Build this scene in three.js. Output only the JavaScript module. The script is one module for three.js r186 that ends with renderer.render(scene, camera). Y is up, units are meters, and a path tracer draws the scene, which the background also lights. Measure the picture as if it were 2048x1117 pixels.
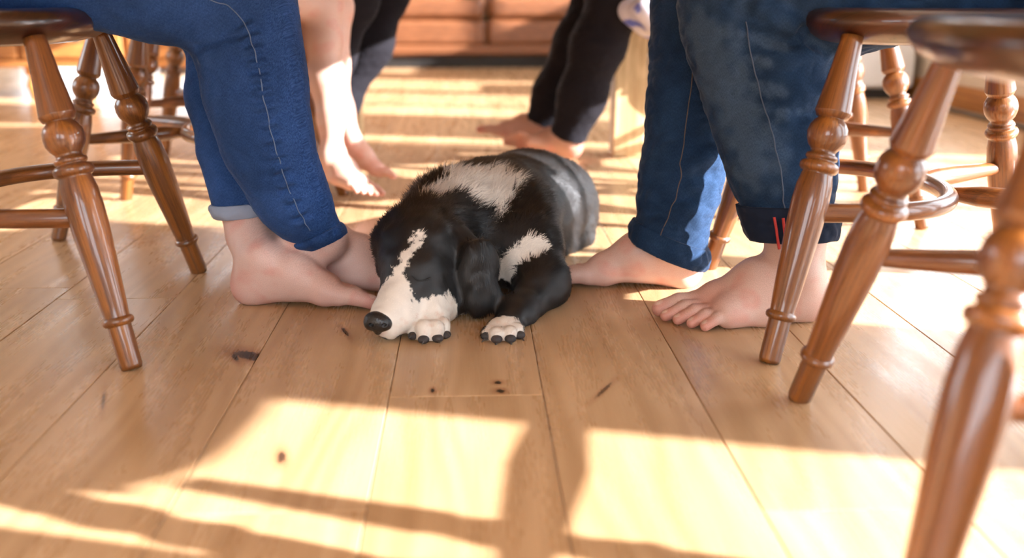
import * as THREE from 'three';
import { mergeGeometries } from 'three/addons/utils/BufferGeometryUtils.js';
import { RoundedBoxGeometry } from 'three/addons/geometries/RoundedBoxGeometry.js';
import { createNoise2D, createNoise3D } from 'simplex-noise';

// ---------------------------------------------------------------- camera, sky, sun, exposure
const scene = new THREE.Scene();
const ASPECT = 2048 / 1117;
const camera = new THREE.PerspectiveCamera(31.205, ASPECT, 0.05, 60);
camera.position.set(0, 0.5, 0);
camera.rotation.order = 'YXZ';
camera.rotation.set(-0.27926, -0.04179, 0);
camera.focus = 1.56;
camera.userData.fStop = 2.2;
const renderer = new THREE.WebGLRenderer({ antialias: true });
renderer.toneMapping = THREE.LinearToneMapping;
renderer.toneMappingExposure = 1.22;
renderer.shadowMap.enabled = true;
scene.background = new THREE.Color(0.8, 0.9, 1.0);
scene.backgroundIntensity = 8.8;
const sun = new THREE.DirectionalLight(new THREE.Color(1.0, 0.97, 0.99), 30);
sun.position.set(8.96, 3.68, -2 + 2.485);
sun.target.position.set(0, 0, -2);
sun.shadow.radius = 1.6;
sun.castShadow = true;
sun.shadow.mapSize.set(4096, 4096);
Object.assign(sun.shadow.camera, { left: -6, right: 6, top: 5, bottom: -5, near: 0.5, far: 24 });
scene.add(sun, sun.target);

// ---------------------------------------------------------------- helpers
let seedNow = 7;
const rnd = () => { seedNow = (seedNow * 1664525 + 1013904223) >>> 0; return seedNow / 4294967296; };
const seeded = (s) => { let a = s >>> 0; return () => { a = (a * 1664525 + 1013904223) >>> 0; return a / 4294967296; }; };
const N2 = createNoise2D(seeded(11)), N3 = createNoise3D(seeded(23));
const V = (a) => new THREE.Vector3(a[0], a[1], a[2]);
const mix = (a, b, t) => a + (b - a) * t;
const clamp = (x, a = 0, b = 1) => Math.min(b, Math.max(a, x));
const smooth = (a, b, x) => { const t = clamp((x - a) / (b - a)); return t * t * (3 - 2 * t); };
const lerp3 = (a, b, t) => [mix(a[0], b[0], t), mix(a[1], b[1], t), mix(a[2], b[2], t)];
const taken = new Map();
function numbered(name) { const n = taken.get(name) ?? 0; taken.set(name, n + 1); return n ? name + '_' + String(n).padStart(3, '0') : name; }
function tag(o, label, category, group) { o.userData.label = label; o.userData.category = category; if (group) o.userData.group = group; return o; }
function thing(name, label, category, pos = [0, 0, 0], turn = 0, group) {
  const o = new THREE.Group(); o.name = numbered(name); o.position.set(...pos); o.rotation.y = turn; scene.add(o);
  return tag(o, label, category, group);
}
function part(name, geo, mat, parent) {
  const m = new THREE.Mesh(geo, mat); m.name = name; m.castShadow = m.receiveShadow = true; (parent ?? scene).add(m); return m;
}
function struct(name, geo, mat) { const m = part(name, geo, mat); m.userData.kind = 'structure'; return m; }
function structGroup(name) { const g = new THREE.Group(); g.name = name; g.userData.kind = 'structure'; scene.add(g); return g; }
const box = (w, h, d, x, y, z) => new THREE.BoxGeometry(w, h, d).translate(x, y, z);
const rbox = (w, h, d, r, x, y, z, seg = 3) => new RoundedBoxGeometry(w, h, d, seg, r).translate(x, y, z);
const span = (x0, x1, y0, y1, z0, z1) => box(x1 - x0, y1 - y0, z1 - z0, (x0 + x1) / 2, (y0 + y1) / 2, (z0 + z1) / 2);
const merge = (list) => mergeGeometries(list.map((g) => (g.index ? g.toNonIndexed() : g)));

function dataTexture(w, h, fn, srgb = true) {
  const d = new Uint8Array(w * h * 4);
  for (let j = 0; j < h; j++) for (let i = 0; i < w; i++) {
    const c = fn(i / w, j / h), k = (j * w + i) * 4;
    d[k] = clamp(c[0]) * 255; d[k + 1] = clamp(c[1]) * 255; d[k + 2] = clamp(c[2]) * 255; d[k + 3] = 255;
  }
  const t = new THREE.DataTexture(d, w, h, THREE.RGBAFormat);
  t.wrapS = t.wrapT = THREE.RepeatWrapping; t.magFilter = THREE.LinearFilter; t.minFilter = THREE.LinearMipmapLinearFilter; t.generateMipmaps = true;
  if (srgb) t.colorSpace = THREE.SRGBColorSpace;
  t.needsUpdate = true; return t;
}

function rebase(g) { // set a thing's origin at the middle of its base
  const b = new THREE.Box3().setFromObject(g), c = [(b.min.x + b.max.x) / 2, Math.max(0, b.min.y), (b.min.z + b.max.z) / 2];
  g.position.set(...c); for (const m of g.children) { m.position.x -= c[0]; m.position.y -= c[1]; m.position.z -= c[2]; }
}

// ---------------------------------------------------------------- implicit surfaces
const cap = (a, b, ra, rb, k = 0.02) => ({ t: 0, a, ax: a[0], ay: a[1], az: a[2], bx: b[0] - a[0], by: b[1] - a[1], bz: b[2] - a[2], l: 1 / Math.max(1e-9, (b[0] - a[0]) ** 2 + (b[1] - a[1]) ** 2 + (b[2] - a[2]) ** 2), ra, dr: rb - ra, k });
function ell(c, r, axes, k = 0.02) { // axes: three unit vectors
  return { t: 1, c, r, m: axes ?? [[1, 0, 0], [0, 1, 0], [0, 0, 1]], k };
}
function chain(pts, k = 0.02) { const out = []; for (let i = 0; i + 1 < pts.length; i++) out.push(cap(pts[i][0], pts[i + 1][0], pts[i][1], pts[i + 1][1], k)); return out; }
function prim(b, x, y, z) {
  if (b.t === 0) {
    const px = x - b.ax, py = y - b.ay, pz = z - b.az;
    const s = clamp((px * b.bx + py * b.by + pz * b.bz) * b.l);
    const dx = px - s * b.bx, dy = py - s * b.by, dz = pz - s * b.bz;
    return Math.sqrt(dx * dx + dy * dy + dz * dz) - b.ra - s * b.dr;
  }
  const px = x - b.c[0], py = y - b.c[1], pz = z - b.c[2], m = b.m, r = b.r;
  const u = (px * m[0][0] + py * m[0][1] + pz * m[0][2]), v = (px * m[1][0] + py * m[1][1] + pz * m[1][2]), w = (px * m[2][0] + py * m[2][1] + pz * m[2][2]);
  const k0 = Math.sqrt((u / r[0]) ** 2 + (v / r[1]) ** 2 + (w / r[2]) ** 2), k1 = Math.sqrt((u / r[0] ** 2) ** 2 + (v / r[1] ** 2) ** 2 + (w / r[2] ** 2) ** 2);
  return k1 < 1e-9 ? -Math.min(...r) : k0 * (k0 - 1) / k1;
}
const smin = (a, b, k) => { const h = Math.max(k - Math.abs(a - b), 0) / k; return Math.min(a, b) - h * h * k * 0.25; };
function field(list) {
  return (x, y, z) => { let d = 1e3; for (const b of list) { const e = prim(b, x, y, z); d = d > 500 ? e : smin(d, e, b.k); } return d; };
}
const minus = (f, off) => (x, y, z) => f(x, y, z) + off;
function bounds(list, pad) {
  const lo = [1e9, 1e9, 1e9], hi = [-1e9, -1e9, -1e9];
  const grow = (p, r) => { for (let i = 0; i < 3; i++) { lo[i] = Math.min(lo[i], p[i] - r); hi[i] = Math.max(hi[i], p[i] + r); } };
  for (const b of list) { if (b.t === 0) { grow(b.a, b.ra); grow([b.ax + b.bx, b.ay + b.by, b.az + b.bz], b.ra + b.dr); } else grow(b.c, Math.max(...b.r)); }
  return [lo.map((v) => v - pad), hi.map((v) => v + pad)];
}
// Naive surface nets; blocks that lie far from the surface are skipped.
function polygonize(f, lo, hi, cell) {
  const n = [0, 1, 2].map((i) => Math.ceil((hi[i] - lo[i]) / cell) + 1), [nx, ny, nz] = n, B = 6;
  const g = new Float32Array(nx * ny * nz), at = (i, j, k) => (k * ny + j) * nx + i;
  for (let k = 0; k < nz; k += B) for (let j = 0; j < ny; j += B) for (let i = 0; i < nx; i += B) {
    const d = f(lo[0] + (i + B / 2) * cell, lo[1] + (j + B / 2) * cell, lo[2] + (k + B / 2) * cell), skip = Math.abs(d) > B * cell * 1.15 + 0.012;
    for (let c = k; c < Math.min(nz, k + B); c++) for (let b = j; b < Math.min(ny, j + B); b++) for (let a = i; a < Math.min(nx, i + B); a++)
      g[at(a, b, c)] = skip ? d : f(lo[0] + a * cell, lo[1] + b * cell, lo[2] + c * cell);
  }
  const vert = new Int32Array(nx * ny * nz).fill(-1), pos = [], idx = [];
  for (let k = 0; k + 1 < nz; k++) for (let j = 0; j + 1 < ny; j++) for (let i = 0; i + 1 < nx; i++) {
    let sx = 0, sy = 0, sz = 0, c = 0;
    const v = [g[at(i, j, k)], g[at(i + 1, j, k)], g[at(i, j + 1, k)], g[at(i + 1, j + 1, k)], g[at(i, j, k + 1)], g[at(i + 1, j, k + 1)], g[at(i, j + 1, k + 1)], g[at(i + 1, j + 1, k + 1)]];
    let neg = 0; for (const q of v) if (q < 0) neg++;
    if (neg === 0 || neg === 8) continue;
    const edge = (p, q, x, y, z, ax) => { if ((v[p] < 0) !== (v[q] < 0)) { const t = v[p] / (v[p] - v[q]); sx += x + (ax === 0 ? t : 0); sy += y + (ax === 1 ? t : 0); sz += z + (ax === 2 ? t : 0); c++; } };
    edge(0, 1, 0, 0, 0, 0); edge(2, 3, 0, 1, 0, 0); edge(4, 5, 0, 0, 1, 0); edge(6, 7, 0, 1, 1, 0);
    edge(0, 2, 0, 0, 0, 1); edge(1, 3, 1, 0, 0, 1); edge(4, 6, 0, 0, 1, 1); edge(5, 7, 1, 0, 1, 1);
    edge(0, 4, 0, 0, 0, 2); edge(1, 5, 1, 0, 0, 2); edge(2, 6, 0, 1, 0, 2); edge(3, 7, 1, 1, 0, 2);
    vert[at(i, j, k)] = pos.length / 3;
    pos.push(lo[0] + (i + sx / c) * cell, lo[1] + (j + sy / c) * cell, lo[2] + (k + sz / c) * cell);
  }
  const quad = (a, b, c, d, flip) => { if (a < 0 || b < 0 || c < 0 || d < 0) return; if (flip) idx.push(a, c, b, a, d, c); else idx.push(a, b, c, a, c, d); };
  for (let k = 1; k + 1 < nz; k++) for (let j = 1; j + 1 < ny; j++) for (let i = 1; i + 1 < nx; i++) {
    const s = g[at(i, j, k)] < 0;
    if (s !== g[at(i + 1, j, k)] < 0) quad(vert[at(i, j - 1, k - 1)], vert[at(i, j, k - 1)], vert[at(i, j, k)], vert[at(i, j - 1, k)], !s);
    if (s !== g[at(i, j + 1, k)] < 0) quad(vert[at(i - 1, j, k - 1)], vert[at(i - 1, j, k)], vert[at(i, j, k)], vert[at(i, j, k - 1)], !s);
    if (s !== g[at(i, j, k + 1)] < 0) quad(vert[at(i - 1, j - 1, k)], vert[at(i, j - 1, k)], vert[at(i, j, k)], vert[at(i - 1, j, k)], !s);
  }
  const nor = new Float32Array(pos.length), e = Math.max(0.0008, cell * 0.4);
  for (let q = 0; q < pos.length; q += 3) {
    const x = pos[q], y = pos[q + 1], z = pos[q + 2];
    const a = f(x + e, y - e, z - e), b = f(x - e, y - e, z + e), c = f(x - e, y + e, z - e), d = f(x + e, y + e, z + e);
    const gx = a - b - c + d, gy = -a - b + c + d, gz = -a + b - c + d, l = 1 / Math.max(1e-12, Math.hypot(gx, gy, gz));
    nor[q] = gx * l; nor[q + 1] = gy * l; nor[q + 2] = gz * l;
  }
  const geo = new THREE.BufferGeometry();
  geo.setAttribute('position', new THREE.Float32BufferAttribute(pos, 3)); geo.setAttribute('normal', new THREE.BufferAttribute(nor, 3)); geo.setIndex(idx);
  return geo;
}
function grad(f, p, e = 0.0015) {
  const g = [f(p[0] + e, p[1], p[2]) - f(p[0] - e, p[1], p[2]), f(p[0], p[1] + e, p[2]) - f(p[0], p[1] - e, p[2]), f(p[0], p[1], p[2] + e) - f(p[0], p[1], p[2] - e)];
  const l = Math.hypot(...g) || 1; return g.map((v) => v / l);
}
function toSurface(f, p) { let q = [...p]; for (let i = 0; i < 12; i++) { const d = f(...q); if (Math.abs(d) < 2e-4) break; const g = grad(f, q); q = q.map((v, j) => v - g[j] * d * 0.9); } return q; }
function paint(geo, fn) { // vertex colours (linear) and uv in metres
  const p = geo.attributes.position, n = geo.attributes.normal, col = new Float32Array(p.count * 3), uv = new Float32Array(p.count * 2);
  for (let i = 0; i < p.count; i++) {
    const c = fn(p.getX(i), p.getY(i), p.getZ(i), n.getX(i), n.getY(i), n.getZ(i));
    col[i * 3] = c[0]; col[i * 3 + 1] = c[1]; col[i * 3 + 2] = c[2];
    uv[i * 2] = (p.getX(i) + 0.55 * p.getZ(i)); uv[i * 2 + 1] = p.getY(i) + 0.2 * p.getZ(i);
  }
  geo.setAttribute('color', new THREE.BufferAttribute(col, 3)); geo.setAttribute('uv', new THREE.BufferAttribute(uv, 2)); return geo;
}
const segDist = (x, y, z, a, b) => {
  const bx = b[0] - a[0], by = b[1] - a[1], bz = b[2] - a[2], t = clamp(((x - a[0]) * bx + (y - a[1]) * by + (z - a[2]) * bz) / Math.max(1e-9, bx * bx + by * by + bz * bz));
  return Math.hypot(x - a[0] - t * bx, y - a[1] - t * by, z - a[2] - t * bz);
};

// ---------------------------------------------------------------- materials
const std = (o) => new THREE.MeshStandardMaterial(o);
const phys = (o) => new THREE.MeshPhysicalMaterial(o);
const lin = (r, g, b) => new THREE.Color().setRGB(r, g, b);
const plaster = dataTexture(256, 256, (u, v) => { const n = 0.5 + 0.5 * N2(u * 9, v * 9) * 0.5 + 0.25 * N2(u * 60, v * 60); return [n, n, n]; }, false);
const wallMat = std({ color: lin(0.66, 0.54, 0.41), roughness: 0.9, bumpMap: plaster, bumpScale: 0.0008 });
const whiteMat = std({ color: lin(0.82, 0.8, 0.76), roughness: 0.85 });
const paintMat = std({ color: lin(0.78, 0.78, 0.76), roughness: 0.45 });
const glassMat = phys({ color: 0xffffff, transmission: 1, thickness: 0, roughness: 0.0, ior: 1.45 });
const terraceMat = std({ color: lin(0.4, 0.38, 0.35), roughness: 0.95 });
// turned chair wood: brown stained ash with streaks that run along the member
function chairWood(seed, dark, light) {
  return dataTexture(256, 1024, (u, v) => {
    const a = N2(u * 3 + seed, v * 1.1), w = N2(Math.sin(u * 6.283) * 1.4 + seed, v * 1.7 + Math.cos(u * 6.283)) * 0.5;
    const rings = 0.5 + 0.5 * Math.sin((Math.sin(u * 6.283 + 0.6) * 4.5 + w * 5 + v * 1.4) * 5.2);
    const fine = N2(u * 70 + seed, v * 7) * 0.5 + N2(u * 150, v * 16 + seed) * 0.5;
    let t = 0.46 + 0.2 * (rings - 0.5) + 0.18 * fine + 0.2 * a;
    const pore = N2(u * 210 + 5, v * 26 + seed); if (pore > 0.62) t -= 0.28;
    const worn = smooth(0.15, 0.6, N2(u * 2.5 + seed * 3, v * 4.2)) * 0.3;
    t = clamp(t + worn);
    return [mix(dark[0], light[0], t), mix(dark[1], light[1], t), mix(dark[2], light[2], t)];
  });
}
const legWood = chairWood(3, [0.3, 0.15, 0.05], [0.74, 0.46, 0.19]);
const darkWood = chairWood(8, [0.1, 0.05, 0.032], [0.34, 0.18, 0.1]);
const chairLegMat = phys({ map: legWood, color: lin(0.74, 0.72, 0.66), roughness: 0.42, clearcoat: 0.7, clearcoatRoughness: 0.09 });
const chairRailMat = phys({ map: legWood, color: lin(0.64, 0.58, 0.52), roughness: 0.42, clearcoat: 0.6, clearcoatRoughness: 0.12 });
const chairSeatMat = phys({ map: darkWood, roughness: 0.36, clearcoat: 0.7, clearcoatRoughness: 0.14 });
const paleWood = chairWood(14, [0.66, 0.54, 0.37], [0.88, 0.77, 0.59]);
const tableMat = std({ map: paleWood, roughness: 0.5 });
const pineWood = chairWood(19, [0.55, 0.33, 0.15], [0.8, 0.55, 0.3]);
const pineMat = phys({ map: pineWood, roughness: 0.45, clearcoat: 0.2, clearcoatRoughness: 0.3 });

// ---------------------------------------------------------------- the room: floor of wide oak planks
const ROOM = { x0: -4.2, x1: 2.2, z0: -8.2, z1: 2.6, top: 2.5 };
const floor = structGroup('floor');
part('subfloor', span(ROOM.x0 - 0.25, ROOM.x1 + 0.25, -0.2, -0.016, ROOM.z0 - 0.25, ROOM.z1 + 0.25), std({ color: lin(0.1, 0.06, 0.03), roughness: 1 }), floor);
const PW = 0.1986, SEAM = 0.0905;
function oak(seed, len, knots) {
  const w = knots ? 384 : 256, h = knots ? 2048 : 1024, cu = 0.03 + 0.14 * seeded(seed * 77)(), vc = len * (0.2 + 0.6 * seeded(seed * 31)());
  return dataTexture(w, h, (s, t) => {
    let u = s * PW, v = t * len, dark = 0, hot = 0;
    for (const k of knots ?? []) {
      const dx = u - k[0], dv = v - k[1], ca = Math.cos(k[4] ?? 0), sa = Math.sin(k[4] ?? 0), a = (dx * ca + dv * sa) / k[2], b = (-dx * sa + dv * ca) / k[3];
      const q = Math.hypot(a, b) + 0.3 * N2(dx * 160 + k[0] * 50, dv * 160), ring = Math.hypot(a * 0.35, b * 0.22);
      if (ring < 1) u += dx * 0.6 * (1 - ring);
      dark = Math.max(dark, (1 - smooth(0.7, 1.1, q)) * (k[5] ?? 1)); hot = Math.max(hot, 0.5 * (1 - smooth(0.6, 3, q)) * (k[5] ?? 1));
    }
    const warp = N2(u * 9 + seed * 5, v * 1.3) * 0.03 + N2(u * 20, v * 3 + seed) * 0.008;
    const r = (u - cu + warp) * 42 + (v - vc) ** 2 * 2.2, rings = Math.sin(r * 6.283 * 0.55);
    const fine = N2(u * 240 + seed * 13, v * 5) * 0.55 + N2(u * 520, v * 11 + seed) * 0.45;
    const fleck = Math.max(0, N2(u * 160 + v * 30, v * 30 - u * 30 + seed) - 0.45);
    const broad = N2(u * 8 + seed * 3, v * 1.1 + seed);
    let k = 0.56 + 0.085 * rings + 0.075 * fine + 0.15 * broad + 0.07 * fleck;
    let c = [mix(0.6, 0.86, k), mix(0.45, 0.72, k), mix(0.3, 0.565, k)];
    c = lerp3(c, [0.45, 0.24, 0.12], hot); c = lerp3(c, [0.1, 0.06, 0.045], dark);
    return c;
  });
}
const plankTex = [1, 2, 3, 4, 5, 6].map((s) => oak(s, 2, null));
const grainBump = dataTexture(256, 1024, (u, v) => { const n = 0.6 + 0.25 * N2(u * 60, v * 9) + 0.2 * N2(u * 110, v * 18); return [n, n, n]; }, false);
const plankRough = dataTexture(256, 256, (u, v) => { const n = 0.74 + 0.12 * N2(u * 5, v * 5) + 0.08 * N2(u * 40, v * 40); return [n, n, n]; }, false);
const plankMats = [];
for (const t of plankTex) for (const g of [0.93, 1.04]) plankMats.push(phys({ map: t, color: lin(g, g * (g > 1 ? 1 : 0.98), g * (g > 1 ? 1 : 0.95)), roughness: 0.4, roughnessMap: plankRough, bumpMap: grainBump, bumpScale: 0.00006 }));
function plankGeo(w, len) {
  const b = 0.0011, g = 0.0004, x = w / 2 - g, z = len / 2 - g, P = [], UV = [], I = [];
  const ring = (ix, y) => { for (const [sx, sz] of [[-1, -1], [1, -1], [1, 1], [-1, 1]]) { P.push(sx * (x - ix), y, sz * (z - ix)); UV.push((sx * (x - ix) + w / 2) / w, (sz * (z - ix) + len / 2) / len); } };
  ring(b, 0); ring(0, -b * 0.9); ring(0, -0.0155); 
  I.push(0, 2, 1, 0, 3, 2);
  for (let r = 0; r < 2; r++) for (let i = 0; i < 4; i++) { const a = r * 4 + i, c = r * 4 + (i + 1) % 4; I.push(a, c, c + 4, a, c + 4, a + 4); }
  const geo = new THREE.BufferGeometry(); geo.setAttribute('position', new THREE.Float32BufferAttribute(P, 3)); geo.setAttribute('uv', new THREE.Float32BufferAttribute(UV, 2)); geo.setIndex(I);
  const out = geo.toNonIndexed(); out.computeVertexNormals(); return out;
}
// end joints seen in the photograph and knots (world x, z, radii, turn, strength), per column of planks
const JOINT = { 0: -1.198, '-1': -0.905, 2: -0.887, '-2': -2.6, '-3': 0.35, 1: 0.1, 3: -2.9, '-4': -1.72 };
const KNOTS = [[-0.318, -1.36, 0.013, 0.03, -0.9, 1], [-0.345, -1.355, 0.004, 0.02, -0.6, 0.9], [-0.195, -1.46, 0.003, 0.022, -0.35, 0.75], [0.035, -1.213, 0.006, 0.006, 0, 1], [0.033, -1.243, 0.005, 0.005, 0, 1], [-0.053, -1.219, 0.003, 0.006, 0, 1], [-0.215, -1.03, 0.005, 0.016, -0.2, 0.6], [0.17, -1.21, 0.003, 0.03, 0.5, 0.5], [-0.47, -1.2, 0.002, 0.03, -0.3, 0.4], [0.02, -1.47, 0.004, 0.01, 0.2, 0.6]];
const plankShapes = new Map();
for (let c = -20; c <= 10; c++) {
  const xa = SEAM - PW + c * PW, r = seeded(900 + c * 37), x = xa + PW / 2;
  if (x + PW / 2 < ROOM.x0 || x - PW / 2 > ROOM.x1) continue;
  const start = (JOINT[c] ?? -r() * 2) + 2 * 4;
  for (let zb = start; zb > ROOM.z0; zb -= 2) {
    const z1 = Math.min(zb, ROOM.z1), z0 = Math.max(zb - 2, ROOM.z0), len = z1 - z0; if (len < 0.02) continue;
    const mine = KNOTS.filter((k) => k[0] >= xa && k[0] < xa + PW && k[1] >= z0 && k[1] < z1);
    const key = len.toFixed(3); if (!plankShapes.has(key)) plankShapes.set(key, plankGeo(PW, len));
    let m = plankMats[Math.floor(r() * plankMats.length)];
    if (mine.length) m = phys({ map: oak(c + 40, len, mine.map((k) => [k[0] - xa, k[1] - z0, k[2], k[3], k[4], k[5]])), color: m.color, roughness: 0.4, roughnessMap: plankRough, bumpMap: grainBump, bumpScale: 0.00006 });
    const p = part('plank', plankShapes.get(key), m, floor); p.position.set(x, 0, (z0 + z1) / 2);
  }
}


// ---------------------------------------------------------------- walls, ceiling, glazed openings
const T = 0.2;
const openings = { near: [-0.53, 1.3, 0.03, 2.1], door: [-2.97, -0.93, 0.03, 2.1], far: [-5.4, -3.52, 0.56, 2.1] };
struct('wall_right', merge([
  span(ROOM.x1, ROOM.x1 + T, -0.2, ROOM.top, 1.3, ROOM.z1 + T), span(ROOM.x1, ROOM.x1 + T, -0.2, ROOM.top, -0.93, -0.53), span(ROOM.x1, ROOM.x1 + T, -0.2, ROOM.top, -3.52, -2.97), span(ROOM.x1, ROOM.x1 + T, -0.2, ROOM.top, -5.75, -5.4), span(ROOM.x1, ROOM.x1 + T, -0.2, ROOM.top, ROOM.z0 - T, -7.0), span(ROOM.x1, ROOM.x1 + T, -0.2, 1.05, -7.0, -5.75), span(ROOM.x1, ROOM.x1 + T, 2.1, ROOM.top, -7.0, -5.75),
  span(ROOM.x1, ROOM.x1 + T, -0.2, 0.56, -5.4, -3.52), span(ROOM.x1, ROOM.x1 + T, 2.1, ROOM.top, -0.53, 1.3), span(ROOM.x1, ROOM.x1 + T, 2.1, ROOM.top, -2.97, -0.93), span(ROOM.x1, ROOM.x1 + T, 2.1, ROOM.top, -5.4, -3.52),
  span(ROOM.x1, ROOM.x1 + T, -0.2, 0.03, -0.53, 1.3), span(ROOM.x1, ROOM.x1 + T, -0.2, 0.03, -2.97, -0.93)]), wallMat);
struct('wall_left', merge([span(ROOM.x0 - T, ROOM.x0, -0.2, ROOM.top, ROOM.z0 - T, -3.2), span(ROOM.x0 - T, ROOM.x0, -0.2, ROOM.top, -1.4, ROOM.z1 + T), span(ROOM.x0 - T, ROOM.x0, -0.2, 0.8, -3.2, -1.4), span(ROOM.x0 - T, ROOM.x0, 2.1, ROOM.top, -3.2, -1.4)]), wallMat);
struct('wall_back', merge([span(ROOM.x0, -3.6, -0.2, ROOM.top, ROOM.z0 - T, ROOM.z0), span(-1.5, ROOM.x1, -0.2, ROOM.top, ROOM.z0 - T, ROOM.z0), span(-3.6, -1.5, 2.1, ROOM.top, ROOM.z0 - T, ROOM.z0), span(-3.6, -1.5, -0.2, 0.03, ROOM.z0 - T, ROOM.z0)]), wallMat);
struct('wall_front', merge([span(ROOM.x0, -1.8, -0.2, ROOM.top, ROOM.z1, ROOM.z1 + T), span(1.2, ROOM.x1, -0.2, ROOM.top, ROOM.z1, ROOM.z1 + T), span(-1.8, 1.2, 2.1, ROOM.top, ROOM.z1, ROOM.z1 + T), span(-1.8, 1.2, -0.2, 0.6, ROOM.z1, ROOM.z1 + T)]), wallMat);
struct('ceiling', span(ROOM.x0 - T, ROOM.x1 + T, ROOM.top, ROOM.top + 0.2, ROOM.z0 - T, ROOM.z1 + T), whiteMat);
struct('baseboard_right', merge([span(ROOM.x1 - 0.018, ROOM.x1, 0, 0.1, ROOM.z0, -2.99), span(ROOM.x1 - 0.018, ROOM.x1, 0, 0.1, -0.91, -0.55)]), std({ map: pineWood, roughness: 0.5 }));
struct('baseboard_back', span(-1.48, ROOM.x1 - 0.02, 0, 0.1, ROOM.z0, ROOM.z0 + 0.018), paintMat);
const terrace = struct('terrace', span(-16, 16, -0.5, -0.21, -20, 14), terraceMat);

// a glazed opening in a wall that runs along z (axis 'z') or x (axis 'x')
function glazing(name, axis, plane, a0, a1, y0, y1, uprights, label) {
  const g = structGroup(name); g.userData.label = label;
  const put = (n, s0, s1, h0, h1, d, mat) => part(n, axis === 'z' ? span(plane - d / 2, plane + d / 2, h0, h1, s0, s1) : span(s0, s1, h0, h1, plane - d / 2, plane + d / 2), mat, g);
  const F = 0.045;
  put('frame', a0, a1, y0, y0 + F, 0.07, paintMat); put('frame', a0, a1, y1 - F, y1, 0.07, paintMat);
  put('frame', a0, a0 + F, y0 + F, y1 - F, 0.07, paintMat); put('frame', a1 - F, a1, y0 + F, y1 - F, 0.07, paintMat);
  const cuts = [a0 + F];
  for (const [c, w] of uprights) { put('mullion', c - w / 2, c + w / 2, y0 + F, y1 - F, 0.05, paintMat); cuts.push(c - w / 2, c + w / 2); }
  cuts.push(a1 - F);
  for (let i = 0; i < cuts.length; i += 2) put('pane', cuts[i], cuts[i + 1], y0 + F, y1 - F, 0.004, glassMat).castShadow = false;
}
glazing('window_1', 'z', ROOM.x1 + 0.14, -0.53, 1.3, 0.03, 2.1, [[0.95, 0.09]], 'white framed glazed doors beside the dining table');
glazing('window_2', 'z', ROOM.x1 + 0.14, -2.97, -0.93, 0.03, 2.1, [[-1.36, 0.03], [-2.0, 0.06], [-2.76, 0.03]], 'white framed glazed doors with narrow sidelights');
glazing('window_3', 'z', ROOM.x1 + 0.14, -5.4, -3.52, 0.56, 2.1, [[-3.96, 0.05], [-4.6, 0.16]], 'white framed window with three lights near the sofa');
glazing('window_7', 'z', ROOM.x1 + 0.14, -7.0, -5.75, 1.05, 2.1, [[-6.4, 0.05]], 'white framed high window beside the sofa');
glazing('window_4', 'x', ROOM.z0 - 0.1, -3.6, -1.5, 0.03, 2.1, [[-2.55, 0.1]], 'white framed glazed doors in the far wall');
glazing('window_5', 'z', ROOM.x0 - 0.1, -3.2, -1.4, 0.8, 2.1, [[-2.3, 0.08]], 'white framed wide window opposite the terrace doors');
glazing('window_6', 'x', ROOM.z1 + 0.1, -1.8, 1.2, 0.6, 2.1, [[-0.8, 0.08], [0.2, 0.08]], 'white framed wide window at the near end of the room');

// ---------------------------------------------------------------- dining table (top lies above the picture, legs show)
{
  const t = thing('dining_table', 'pale wooden dining table with square legs between the chairs', 'table', [-0.035, 0, -1.92]);
  part('table_top', rbox(1.22, 0.035, 3.1, 0.008, 0, 0.7425, 0), tableMat, t);
  part('apron', merge([box(0.98, 0.07, 0.025, 0, 0.69, 1.36), box(0.98, 0.07, 0.025, 0, 0.69, -1.36), box(0.025, 0.07, 2.7, 0.49, 0.69, 0), box(0.025, 0.07, 2.7, -0.49, 0.69, 0)]), tableMat, t);
  for (const [x, z] of [[0.533, -1.25], [-0.38, -1.5], [0.5, 1.35], [-0.5, 1.35]]) part('leg', rbox(0.1, 0.725, 0.1, 0.006, x, 0.3625, z, 2), tableMat, t);
}

// ---------------------------------------------------------------- Windsor chairs, all of one pattern
const legProfile = [[0.0, 0.0001], [0.0, 0.0135], [0.006, 0.0152], [0.06, 0.0158], [0.061, 0.0158], [0.0615, 0.0185], [0.064, 0.0208], [0.067, 0.0214], [0.07, 0.0208], [0.0725, 0.0185], [0.073, 0.0168], [0.09, 0.0182], [0.14, 0.0215], [0.19, 0.0248], [0.225, 0.0256], [0.25, 0.0242], [0.265, 0.0212], [0.268, 0.0205], [0.2685, 0.0235], [0.272, 0.0262], [0.276, 0.027], [0.28, 0.0258], [0.2825, 0.0222], [0.283, 0.0195], [0.2855, 0.0192], [0.286, 0.0212], [0.289, 0.0222], [0.292, 0.0208], [0.2925, 0.018], [0.296, 0.0168], [0.299, 0.018], [0.304, 0.0225], [0.312, 0.0262], [0.321, 0.0276], [0.33, 0.0262], [0.337, 0.0225], [0.341, 0.0178], [0.343, 0.0176], [0.3435, 0.0212], [0.3505, 0.0245], [0.3515, 0.0245], [0.4, 0.0192], [0.445, 0.0152], [0.455, 0.015], [0.455, 0.0001]];
const turned = (prof, len, seg = 28) => new THREE.LatheGeometry(prof.map(([y, r]) => new THREE.Vector2(r, y * len)), seg);
function between(geo, a, b) { // geometry that runs from y = 0 to y = its length, set from a to b
  const d = V(b).sub(V(a)); const q = new THREE.Quaternion().setFromUnitVectors(new THREE.Vector3(0, 1, 0), d.clone().normalize());
  return geo.applyMatrix4(new THREE.Matrix4().compose(V(a), q, new THREE.Vector3(1, 1, 1)));
}
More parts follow.
